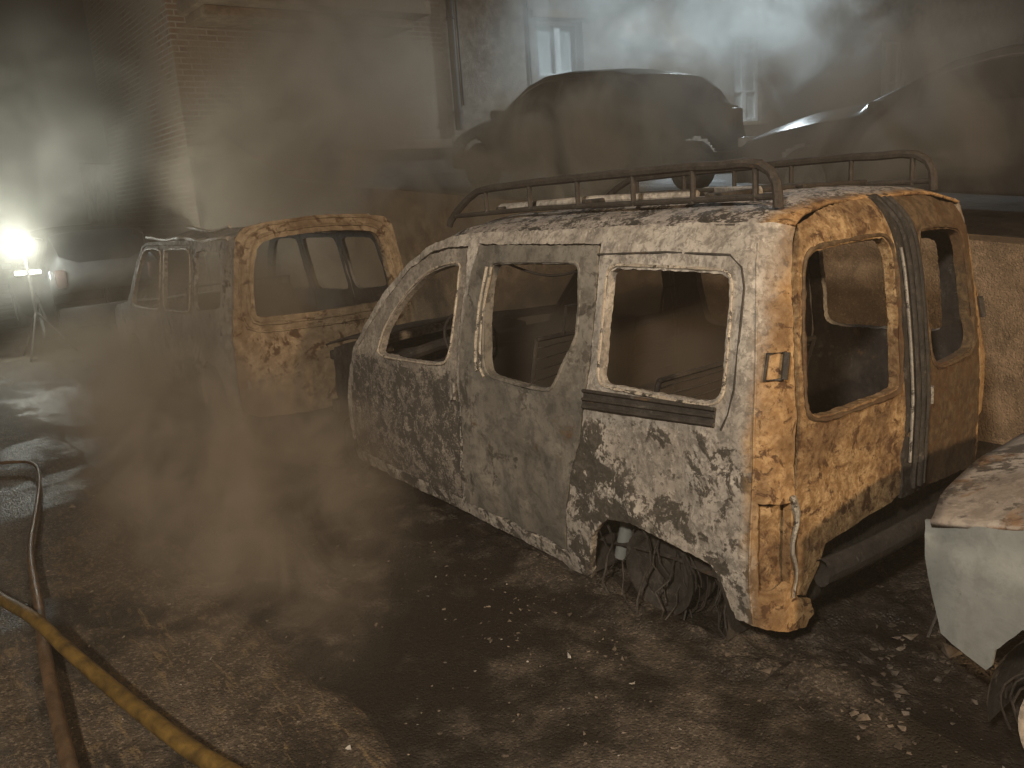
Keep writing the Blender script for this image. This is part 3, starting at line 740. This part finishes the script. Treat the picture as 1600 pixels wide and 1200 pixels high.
mb = MB(); mb.grid(lambda u, s: (rcx-u, s*.66, 1.40-.15*sstep(2.1, 1.75, u)-.2*sstep(3.2, 3.6, u)+.05*(1-s**4)), linsp(1.85, 3.5, 20), linsp(-1, 1, 15)); mb.build('roof', M_GREY, RCAR)
mb = MB(); mb.bbox((rcx-.06, 0, .60), (.05, 1.3, .05), .01); mb.bbox((rcx-.05, 0, .30), (.06, 1.25, .10), .02); mb.bbox((rcx-.14, 0, .45), (.05, .8, .28), .01); mb.bbox((rcx-.6, 0, .55), (.5, .7, .4), .06)
for t in linsp(-.6, .6, 7): mb.tube([(rcx-.02+random.uniform(-.03,.06), t+random.uniform(-.04,.04), .62), (rcx+.02+random.uniform(-.03,.1), t+random.uniform(-.08,.08), .4), (rcx+random.uniform(0,.15), t+random.uniform(-.1,.1), random.uniform(.25,.35))], .006, 5)
mb.build('front_frame', M_CHAR, RCAR)
for cx_ in (.52, 3.18):
    for sg in (1, -1):
        mb = MB()
        mb.grid(lambda a, t, sg=sg: (rcx-cx_+.30*math.cos(a), sg*(.50+.27*t), .22+.315*math.sin(a)), linsp(-.25, math.pi+.25, 20), [0, .5, 1])
        mb.grid(lambda a, t, sg=sg: (rcx-cx_+.30*t*math.cos(a), sg*.50, .22+.315*t*math.sin(a)), linsp(-.25, math.pi+.25, 20), [0, .5, 1])
        mb.build('wheel_well', M_CHAR, RCAR)
for cx_ in (.52, 3.18):
    for sg in (1, -1): wheel(RCAR, rcx-cx_, .70*sg, sg, .205, .17, mat=M_RIM if sg > 0 else M_CHAR, cords=True)
mb = MB(); mb.grid(lambda x, y: (x, y, .24), linsp(-4.2, -.9, 8), linsp(-.7, .7, 5)); mb.build('floor_pan', M_INNER, RCAR)

# ------------------------------------------------------------------ intact parked cars seen through the smoke
M_DARKP = plain('dark_car_paint', (.035, .036, .037), .25, .0, var=.15)
M_GLASS = plain('dark_car_glass', (.012, .013, .014), .06, var=.1)
M_LAMPR = plain('tail_lamp_plastic', (.03, .02, .018), .35, var=.2)
M_LAMPC = plain('clear_lamp_plastic', (.65, .66, .66), .1, var=.1)
M_TRIM = plain('black_plastic_trim', (.02, .02, .02), .5)
M_CHROME = plain('bright_trim', (.7, .7, .7), .2, 1.0)
def parked_car(root, x0, yc, zb, L, H, Wd, top, belt, pitch=0.0, wx=(.18, .80), paint=None):
    """top: (u, z) silhouette from the front (u=0) to the tail (u=1); runs from x0 (front) towards -X"""
    paint = paint or M_DARKP
    tu = [t[0] for t in top]; tz = [t[1]*H for t in top]
    def ztop(u): return float(np.interp(u, tu, tz))
    def zbelt(u): return min(ztop(u), float(np.interp(u, [0, .2, .35, 1], [.45*H, .58*H, belt*H, (belt+.05)*H])))
    def hw(u): return Wd/2*(1-.14*sstep(.12, 0, u)-.10*sstep(.90, 1, u))
    us = linsp(0, 1, 110); nv = 40
    def sect(u, t):   # t 0..1 from sill to roof centre
        w = hw(u); zt_, zl = ztop(u), zbelt(u)
        if t < .5:
            k = t/.5; z = .2*H*.9+(zl-.18*H)*k; y = w*(.94+.06*math.sin(min(1, k*1.15)*math.pi*.62))
            if k > .85: y -= w*.03*((k-.85)/.15)**2
        else:
            k = (t-.5)/.5; hgt = zt_-zl
            if hgt > .12:
                a = min(1, k/.62); 
                if k < .62: z = zl+hgt*.86*a; y = w*.955-(.17*Wd/1.7)*a
                else:
                    b = (k-.62)/.38; y = (w*.955-.17*Wd/1.7)*math.cos(b*math.pi/2)**.8 if b < 1 else 0; z = zl+hgt*(.86+.14*math.sin(b*math.pi/2)**.8)
            else:
                y = w*.965*(1-k)**.75 if k < 1 else 0; z = zl+hgt*min(1, k*1.6)+.03*math.sin(k*math.pi/2)
        return u, y, z
    def place(u, y, z):
        x = -u*L; return (x0+x, yc+y, zb+z+pitch*x)
    ts = linsp(0, 1, nv)
    wr = .225*H
    body = MB(); glass = MB()
    def is_glass(u, t, z):
        if t <= .515: return None
        k = (t-.5)/.5; hgt = ztop(u)-zbelt(u)
        if hgt < .12: return None
        if .06 < k < .55 and .36 < u < .90 and not (.575 < u < .60) and not (.80 < u < .83) and hgt > .3: return 'side_window'
        return None
    parts = {}
    for sg in (1, -1):
        for i in range(len(us)-1):
            for j in range(nv-1):
                uc = (us[i]+us[i+1])/2; tc_ = (ts[j]+ts[j+1])/2
                _, yy, zc_ = sect(uc, tc_)
                if any(math.hypot((uc-w)*L, zc_-.21*H) < wr*1.08 for w in wx) and tc_ < .5: continue
                q = [sect(us[a], ts[b]) for a, b in ((i, j), (i+1, j), (i+1, j+1), (i, j+1))]
                dz = abs(ztop(us[i+1])-ztop(us[i]))/(L*(us[1]-us[0]))
                key = is_glass(uc, tc_, zc_)
                if key is None and tc_ > .5+.5*.64 and dz > .28 and ztop(uc) > .64*H and ztop(uc)-zbelt(uc) > .05: key = 'windscreen'
                key = key or 'body'
                vs = [place(a, sg*b, c) for a, b, c in q]
                kk = (key, 0 if key == 'body' else sg if key == 'side_window' else int(uc > .6)); parts.setdefault(kk, MB()).add(vs, [(0, 1, 2, 3)])
    for (k, _q), mbp in parts.items():
        bm_name = 'rear_window' if k == 'windscreen' and _q else k
        o = mbp.build(bm_name, paint if k == 'body' else M_GLASS, root, recalc=False)
        bm = bmesh.new(); bm.from_mesh(o.data); bmesh.ops.remove_doubles(bm, verts=bm.verts[:], dist=.0008); bmesh.ops.recalc_face_normals(bm, faces=bm.faces[:]); bm.to_mesh(o.data); bm.free()
        o.data.set_sharp_from_angle(angle=RAD(50))
        if k == 'body':
            sm = o.modifiers.new('t', 'SOLIDIFY'); sm.thickness = .02; sm.offset = -1
    for w in wx:
        for sg in (1, -1):
            p = place(w, 0, 0); zz = p[2]+.21*H
            wheel(root, p[0], yc+sg*(Wd/2-.11), sg, .20, .18, cords=False, mat=M_GREY, z=zz, tyre=True)
    for sg in (1, -1):
        for u, nm, m, z, zz in ((.012, 'headlight', M_LAMPC, .46*H, .10), (.99, 'tail_light', M_LAMPR, .58*H, .26)):
            mb = MB(); p = place(u, sg*hw(u)*.80, z); mb.bbox(p, (.10, .30 if u < .5 else .14, zz), .03); mb.build(nm, m, root)
        mb = MB(); p = place(.34, sg*(hw(.34)+.07), .66*H); mb.bbox(p, (.10, .17, .11), .035); mb.build('door_mirror', paint, root)
        mb = MB(); mb.tube([place(u, sg*(hw(u)*.93-.17*Wd/1.7*.86+.02), min(ztop(u), 9)-.075*H) for u in linsp(.33, .88, 20)], .011, 6); mb.build('roof_trim', M_CHROME, root)
    mb = MB()
    for u in (.0, 1.0):
        mb = MB(); mb.bbox(place(u, 0, .26*H), (.12, Wd*.86, .17*H), .04); mb.build('bumper', M_TRIM, root)
HATCH = [(0,.46),(.02,.52),(.12,.61),(.27,.68),(.33,.78),(.42,.92),(.50,.985),(.60,1.0),(.78,.985),(.88,.93),(.94,.82),(.98,.66),(1,.45)]
SEDAN = [(0,.44),(.03,.53),(.14,.63),(.28,.70),(.34,.79),(.43,.93),(.52,.995),(.62,1.0),(.72,.97),(.80,.88),(.88,.77),(.97,.73),(1,.5)]
SUV = [(0,.48),(.02,.56),(.12,.63),(.26,.68),(.32,.80),(.38,.95),(.45,.99),(.6,1.0),(.85,.985),(.93,.95),(.97,.80),(.99,.6),(1,.45)]
UZ = lambda x: 1.42+.085*(x-3.0)
CA = empty('parked_car', (6.1, -4.25, UZ(6.1)), 'dark rounded hatchback on the upper street in front of the lit window', 'car', group='cars parked on the upper street')
parked_car(CA, 8.35, -4.25, UZ(8.35), 3.85, 1.42, 1.60, HATCH, .64, .085)
CB = empty('parked_car', (1.6, -4.3, UZ(1.6)), 'dark low car on the upper street with light streaking along its bonnet edge and roof', 'car', group='cars parked on the upper street')
parked_car(CB, 3.55, -4.3, UZ(3.55), 4.4, 1.32, 1.76, SEDAN, .64, .085)
CC = empty('parked_car', (13.6, .42, 0), 'dark tall car far up the row beside the work light', 'car')
parked_car(CC, 15.9, .42, 0, 4.3, 1.72, 1.72, SUV, .60, 0)

# ------------------------------------------------------------------ walls, upper street and buildings
M_STONE = ground_mat('retaining_wall_render', (.30, .215, .14), (.20, .14, .09), .42, .2)
M_PLASTER = ground_mat('stained_plaster', (.29, .25, .21), (.19, .16, .13), .42, .15)
def brick_mat():
    m, nt, b = new_mat('old_brick'); n = N(nt); tc = n('TexCoord').outputs['Object']
    sx = n('SeparateXYZ'); n.link(tc, sx.inputs[0]); cx = n('CombineXYZ')
    n.link(n.math('ADD', sx.outputs[0], sx.outputs[1]), cx.inputs[0]); n.link(sx.outputs[2], cx.inputs[1])
    br = n('TexBrick'); n.link(cx.outputs[0], br.inputs['Vector'])
    br.inputs['Color1'].default_value = (.24, .15, .10, 1); br.inputs['Color2'].default_value = (.17, .11, .075, 1); br.inputs['Mortar'].default_value = (.33, .29, .24, 1)
    br.inputs['Scale'].default_value = 1.0; br.inputs['Brick Width'].default_value = .30; br.inputs['Row Height'].default_value = .085; br.inputs['Mortar Size'].default_value = .012
    big = n.noise(tc, 1.4, 6, .65, .6)
    c = n.mix(n.math('MULTIPLY', n.ramp(big, .36, .58), .93), br.outputs['Color'], (.25, .20, .155))
    n.link(c, b.inputs['Base Color']); b.inputs['Roughness'].default_value = .9
    n.bump(n.math('ADD', n.math('MULTIPLY', br.outputs['Fac'], -.6), n.noise(tc, 18, 5, .7)), .6, .02, b); return m
M_BRICK = brick_mat()
M_FRAME = plain('white_window_frame', (.72, .74, .74), .5, var=.06)
M_PANE = plain('window_glass', (.50, .54, .54), .12, var=.2, scale=2)
M_PIPE = plain('dark_drainpipe', (.035, .033, .03), .5)

mb = MB()   # upper street slab behind the retaining wall
mb.grid(lambda x, y: (x, y, UZ(x)-.0+.008*noise.noise(Vector((x, y, 1)))), linsp(-10, 26, 60), linsp(-30, -2.55, 30))
tag(mb.build('upper_street', M_UPPER, smooth=60, recalc=False), kind='structure')
mb = MB()   # retaining wall with coping
xsW = linsp(-10, 26, 110)
mb.grid(lambda x, t: (x, -2.30+[0, .02, .0, -.30, -.30][t]+.015*noise.noise(Vector((x*3, t*1.0, 2))), [-.05, .4, UZ(x)+.05, UZ(x)+.05, -.05][t]), xsW, [0, 1, 2, 3, 4])
tag(mb.build('retaining_wall', M_STONE, smooth=40), 'rendered retaining wall behind the burnt van, holding up the upper street', 'wall')

# brick building closing the lower street
g = Vector((-.04, -.05, 1.0)).normalized()
BB = empty('brick_building', (13.5, -3.6, 0), 'old brick building with a projecting base ledge behind the burnt hatchback', 'building')
X0 = 12.0
mb = MB(); mb.bbox((X0+2.5, -3.55, 4.6), (5, 4.9, 9.2), .02); mb.build('wall', M_BRICK, BB)
mb = MB(); mb.bbox((X0-.10, -3.6, 2.70), (.30, 5.0, .16), .03); mb.build('ledge', M_STONE, BB)
mb = MB(); mb.bbox((X0-.05, -3.55, 1.3), (.14, 4.86, 2.6), .02); mb.build('base_course', M_CHAR, BB)
mb = MB(); mb.bbox((X0-.65, -3.1, 4.78), (1.3, 3.7, .22), .03)
mb.bbox((X0-.45, -3.1, 4.60), (.9, 3.5, .14), .03)
mb.build('balcony', M_STONE, BB)
mb = MB(); 
for yy in linsp(-4.9, -1.3, 34): mb.tube([(X0-1.25, yy, 4.85), (X0-1.25, yy, 5.75)], .012, 5)
mb.tube([(X0-1.25, -4.9, 5.75), (X0-1.25, -1.3, 5.75)], .022, 6); mb.build('balcony_railing', M_PIPE, BB)

# plastered building along the upper street; its front recedes to the right
PB0 = Vector((12.0, -6.0, 0)); PB1 = Vector((9.3, -24.0, 0)); pd = (PB1-PB0).normalized(); pn = Vector((pd.y, -pd.x, 0)); 
if pn.x > 0: pn = -pn
ang = math.atan2(pd.y, pd.x)
PB = empty('plastered_building', tuple((PB0+PB1)/2+Vector((0, 0, 1.5))), 'tall plastered building with white-framed windows above the upper street', 'building')
rot = Matrix.Rotation(ang, 3, 'Z')
def pw(s, z, d=0): return PB0+pd*s+pn*d+Vector((0, 0, z))
PLEN = (PB1-PB0).length
def facade(u, v): return pw(u, v, 0)
WIN = []
def frect(s0, s1, z0, z1): return [(s0, z0), (s1, z0), (s1, z1), (s0, z1)]
WINS = [(2.05, 3.12, 3.35, 4.98), (7.2, 8.05, 2.95, 4.72), (12.2, 13.1, 3.2, 4.8), (2.05, 3.12, 6.5, 8.0), (7.2, 8.05, 6.5, 8.0), (12.2, 13.1, 6.3, 7.9)]
mb = MB(); panel(mb, frect(-.02, PLEN, 1.2, 10), [frect(*w) for w in WINS], facade, pn, .35, .5, .4, 0, .01, dscale=1.5)
mb.build('wall', M_PLASTER, PB)
for (a, b_, z0, z1) in WINS:
    mb = MB(); cs = (a+b_)/2; w = b_-a; h = z1-z0
    for s, zz, ww, hh in ((cs, z0+.04, w, .08), (cs, z1-.04, w, .08), (a+.04, (z0+z1)/2, .08, h-.16), (b_-.04, (z0+z1)/2, .08, h-.16), (cs, (z0+z1)/2, .13, h-.16), (cs, z0+h*.38, w-.2, .05)):
        mb.bbox(pw(s, zz, -.16), (ww, .07 if hh > .1 else .075, hh), .008, rot)
    fr = mb.build('window', M_FRAME, PB)
    mb = MB(); mb.box(pw(cs, (z0+z1)/2, -.19), (w-.06, .01, h-.06), rot); mb.build('pane', M_PANE, fr)
    mb = MB(); mb.bbox(pw(cs, z1+.10, .02), (w+.22, .10, .14), .015, rot); mb.build('lintel', M_STONE, fr)
    mb = MB(); mb.bbox(pw(cs, z0-.06, .05), (w+.16, .18, .07), .015, rot); mb.build('sill', M_STONE, fr)
for s, r, z0, z1 in ((.15, .07, 2.95, 5.3),):
    mb = MB(); mb.tube([pw(s, z, .10) for z in linsp(z0, z1, 8)], r, 10)
    for z in (z0+.3, z1-.4): mb.tube([pw(s, z, .10), pw(s, z+.05, .10)], r+.018, 10)
    mb.build('drainpipe', M_PIPE, PB)
mb = MB(); mb.tube([pw(.32, z, .03) for z in linsp(3.4, 9, 6)], .02, 6); mb.build('wall_cable', M_PIPE, PB)
mb = MB(); mb.tube([pw(1.84, z, .03) for z in linsp(3.2, 9, 6)], .02, 6); mb.build('wall_cable', M_PIPE, PB)
# low wall between pavement and upper street, far right background
LB = empty('corner_house', (-6, -12, 0), 'dark house beyond the car with the lit bonnet edge', 'building')
mb = MB(); mb.bbox((1.0, -21, 5.0), (7.5, 12, 10), .03, Matrix.Rotation(.15, 3, 'Z')); mb.build('wall', M_PLASTER, LB)

# ------------------------------------------------------------------ work light on its stand
WX, WY = 11.3, 1.47
M_GLOW = plain('lit_lamp_lens', (.9, .95, .9), .3, emit=(.92, 1.0, .90), es=45)
M_GLOW2 = plain('lit_lamp_bar', (.9, .95, .9), .3, emit=(1.0, .98, .86), es=30)
WL = empty('work_light', (WX, WY, 0), 'lit floodlight on a thin stand glaring through the smoke beside the dark tall car', 'work light')
mb = MB(); mb.tube([(WX, WY, .5), (WX, WY, 1.44)], .02, 8)
for a in (0.5, 2.6, 4.7): mb.tube([(WX, WY, .62), (WX+.42*math.cos(a), WY+.42*math.sin(a), .012)], .014, 7)
mb.build('stand', M_SOOT, WL)
aimv = (Vector((0, 2.6, 1.4))-Vector((WX, WY, 1.53))).normalized(); rq = aimv.to_track_quat('-Z', 'Y').to_matrix()
mb = MB(); mb.bbox(Vector((WX, WY, 1.53))-aimv*.06, (.24, .18, .10), .02, rq); hd = mb.build('lamp_head', M_CHAR, WL)
mb = MB(); mb.bbox(Vector((WX, WY, 1.53))-aimv*.004, (.17, .12, .012), .004, rq); mb.build('lens', M_GLOW, hd)
mb = MB(); mb.bbox(Vector((WX, WY, 1.15))-aimv*.06, (.34, .07, .08), .02, rq); hb2 = mb.build('lamp_bar', M_CHAR, WL)
mb = MB(); mb.bbox(Vector((WX, WY, 1.15))-aimv*.013, (.30, .035, .012), .004, rq); mb.build('lens', M_GLOW2, hb2)
lamp('work_light_beam', 'POINT', tuple(Vector((WX, WY, 1.53))+aimv*.14), 170, (.96, 1.0, .90), .07)

# ------------------------------------------------------------------ hoses
M_HOSEY = plain('yellow_fire_hose', (.105, .064, .014), .55, var=.5, scale=14, bump=.3)
M_HOSEB = plain('brown_fire_hose', (.10, .062, .035), .4, var=.4, scale=14, bump=.3)
def bez(P, n):
    P = [Vector(p) for p in P]; r = []
    for i in range(len(P)-1):
        p0 = P[max(0, i-1)]; p1 = P[i]; p2 = P[i+1]; p3 = P[min(len(P)-1, i+2)]
        for k in range(n):
            t = k/n; r.append(.5*((2*p1)+(p2-p0)*t+(2*p0-5*p1+4*p2-p3)*t*t+(3*p1-p0-3*p2+p3)*t**3))
    r.append(P[-1]); return r
def hose(name, mat, P, r, label):
    B = bez(P, 12); rl = [float(np.interp(i/(len(B)-1), [0, .3, .55, 1], [r[0], r[0]*.9, r[1], r[1]]))*(1+.06*noise.noise(Vector((i*.35, 1, 0)))) for i in range(len(B))]
    mb = MB(); mb.tube(B, rl, 14); tag(mb.build(name, mat), label, 'hose', 'fire hoses on the pavement')
hose('fire_hose', M_HOSEB, [(.2,2.98,.07),(.9,2.96,.07),(1.33,2.94,.07),(2.0,2.89,.07),(2.6,2.83,.07),(3.4,2.75,.07),(4.2,2.60,.07),(4.85,2.49,.07),(5.25,2.47,.07),(5.45,2.58,.07),(5.6,2.9,.07),(5.7,3.6,.07)], (.028, .012), 'thin brown hose running away along the pavement with a curl at its far end')
hose('fire_hose', M_HOSEY, [(.2,2.42,.075),(.7,2.53,.075),(1.04,2.62,.075),(1.5,2.72,.09),(1.95,2.82,.135),(2.3,2.88,.15),(2.8,2.97,.10),(3.5,3.12,.075),(5,3.5,.075)], (.034, .027), 'thicker yellow hose crossing over the thin brown one')

# ------------------------------------------------------------------ debris
M_ASHBIT = plain('ash_crumbs', (.10, .08, .062), .75, var=.9, scale=9)
M_RUBBLE = ground_mat('charred_rubble', (.060, .050, .040), (.016, .014, .012), .47, .8)
M_SHARD = plain('pale_shards', (.30, .28, .25), .4, var=.4, scale=30)
rr = random.Random(5)
def chip(mb, x, y, z, s):
    vs = [Vector((rr.uniform(-1, 1), rr.uniform(-1, 1), rr.uniform(-.3, .55)))*s for _ in range(7)]
    bm = bmesh.new()
    for v in vs: bm.verts.new(v+Vector((x, y, z+s*.3)))
    try: bmesh.ops.convex_hull(bm, input=bm.verts[:])
    except Exception: pass
    bm.verts.index_update(); bm.verts.ensure_lookup_table()
    mb.add([v.co for v in bm.verts], [[v.index for v in f.verts] for f in bm.faces]); bm.free()
mb = MB(); mb2 = MB()
for k in range(2000):
    if k % 3 == 0: x, y = rr.gauss(.6, .7), rr.gauss(1.1, .35)
    elif k % 3 == 1: x, y = rr.uniform(-1, 6), rr.uniform(.5, 2.0)
    else: x, y = rr.uniform(-1.2, 5), rr.uniform(2.05, 3.6)
    zb = 0.0 if y < 2.03 else .012
    s = abs(rr.gauss(0, .004))+.002
    if rr.random() < .03: s *= 2.5
    chip(mb if rr.random() < .965 else mb2, x, y, zb, s)
for k in range(420): chip(mb, rr.uniform(-.5, .3), rr.uniform(-.6, .9), 0, abs(rr.gauss(0, .012))+.004)
def heap(x, y):
    k = sstep(1.25, .75, y)*sstep(-.9, -.3, y)*sstep(-.55, -.1, x)*sstep(4.3, 3.6, x)
    k = max(k, .9*math.exp(-((x-.66)**2+(y-.82)**2)/.05), .8*math.exp(-((x+.12)**2+(y-.2)**2)/.10))
    n_ = .5+.5*noise.noise(Vector((x*3.1, y*3.1, 4)))+.35*noise.noise(Vector((x*9, y*9, 2)))+.22*noise.noise(Vector((x*23, y*23, 6)))
    return (x, y, -.022+.085*k*max(0, n_)+.012*noise.noise(Vector((x*14, y*14, 8)))*k)
hp = MB(); hp.grid(heap, linsp(-.6, 4.3, 180), linsp(-.9, 1.3, 90)); tag(hp.build('ash_rubble', M_RUBBLE, smooth=30, recalc=False), kind='stuff')
tag(mb.build('debris', M_ASHBIT, smooth=0), kind='stuff')
tag(mb2.build('glass_crumbs', M_SHARD, smooth=0), kind='stuff')

# ------------------------------------------------------------------ smoke and haze
def volume_mat(name, color, density, aniso=.2):
    m = bpy.data.materials.new(name); m.use_nodes = True; nt = m.node_tree; nt.nodes.clear()
    o = nt.nodes.new('ShaderNodeOutputMaterial'); v = nt.nodes.new('ShaderNodeVolumePrincipled')
    v.inputs['Color'].default_value = (*color, 1); v.inputs['Anisotropy'].default_value = aniso; v.inputs['Density'].default_value = density
    nt.links.new(v.outputs[0], o.inputs['Volume']); return m, nt, v
HAZE_M, _, _ = volume_mat('thin_night_haze', (.88, .77, .64), .008)
mb = MB(); mb.box((6.5, -3, 8), (70, 76, 18)); h = mb.build('haze', HAZE_M, smooth=0); tag(h, kind='stuff')

def puff(loc, rad, density, color, scale=1.0, lo=.44, hi=.64, seed=0.0, rz=0.0, stretch=(1, 1, 1), step=.5):
    m, nt, v = volume_mat('drifting_smoke', color, 0.0); n = N(nt)
    tc = n('TexCoord').outputs['Object']
    ln = n('VectorMath'); ln.operation = 'LENGTH'; n.link(tc, ln.inputs[0])
    fall = n.ramp(ln.outputs['Value'], .15, .98, 1.0, 0.0)
    mp = n('Mapping'); mp.inputs['Location'].default_value = (seed, seed*1.7, seed*.6)
    mp.inputs['Scale'].default_value = tuple(rad[i]*scale*stretch[i] for i in range(3)); n.link(tc, mp.inputs[0])
    ns = n.noise(mp.outputs[0], 1.0, 4, .58, 1.2)
    d = n.math('MULTIPLY', n.math('MULTIPLY', fall, n.ramp(ns, lo, hi, .06, 1.0)), density)
    n.link(d, v.inputs['Density'])
    bm = bmesh.new(); bmesh.ops.create_icosphere(bm, subdivisions=3, radius=1.0)
    me = bpy.data.meshes.new('smoke'); bm.to_mesh(me); bm.free(); me.materials.append(m)
    o = bpy.data.objects.new('smoke', me); COL.objects.link(o); o.location = loc; o.scale = rad; o.rotation_euler = (0, 0, rz)
    m.cycles.volume_step_rate = step if hasattr(m.cycles, 'volume_step_rate') else 1
    tag(o, kind='stuff'); return o
GREYS = (.88, .86, .79); WARM = (.88, .77, .64); COOL = (.85, .89, .89)
DIM = (.52, .44, .36)
puff((13.4, 2.5, 2.4), (3.0, 2.0, 2.6), 1.0, GREYS, .7, lo=.28, hi=.78, seed=1)    # round the work light
puff((11.1, 1.75, 1.55), (1.3, 1.0, 1.4), .30, GREYS, .9, lo=.25, hi=.75, seed=51)
puff((10.4, 1.2, 3.0), (2.6, 1.8, 1.7), .60, GREYS, .9, lo=.36, hi=.70, seed=13)
puff((8.8, -1.5, 2.2), (3.2, 2.0, 2.0), 2.6, WARM, .8, seed=2)           # over the hatchback
puff((9.8, -2.9, 3.6), (2.0, 2.2, 1.6), 1.5, WARM, .8, lo=.36, hi=.7, seed=21)   # against the brick
puff((3.9, 1.55, .30), (2.4, 1.1, .70), 3.4, WARM, 1.4, seed=3)          # low on the road
puff((6.6, 1.7, .40), (2.4, 1.0, .70), 2.2, WARM, 1.3, lo=.36, hi=.7, seed=41)
puff((2.2, 2.0, .25), (1.6, .8, .45), 1.6, WARM, 1.6, seed=11)           # low, nearer the pavement
puff((5.4, .9, .9), (2.0, 1.5, 1.2), 1.25, WARM, 1.0, seed=6)              # between the two wrecks
puff((1.75, -.05, .85), (1.55, .66, .70), 4.0, DIM, 1.6, lo=.25, hi=.7, seed=31)  # inside the van
puff((6.3, .25, .95), (1.5, .66, .62), 3.0, WARM, 1.4, lo=.25, hi=.7, seed=32)     # inside the hatchback
puff((5.4, -2.5, 2.0), (2.4, 1.0, 1.1), 4.8, GREYS, 1.2, seed=4)         # before the upper hatchback
puff((4.0, -3.0, 2.4), (1.6, .8, .9), 3.4, COOL, 1.3, seed=14)
puff((7.6, -6.4, 4.0), (3.2, 2.2, 2.0), 1.6, COOL, .8, seed=8)           # before the lit front
puff((6.3, -8.6, 3.8), (1.7, 1.5, 1.5), 1.0, COOL, .9, seed=61)
puff((2.1, -3.0, 2.2), (1.9, .9, 1.1), 3.8, (.74, .72, .68), 1.1, seed=5)   # upper street, nearer end
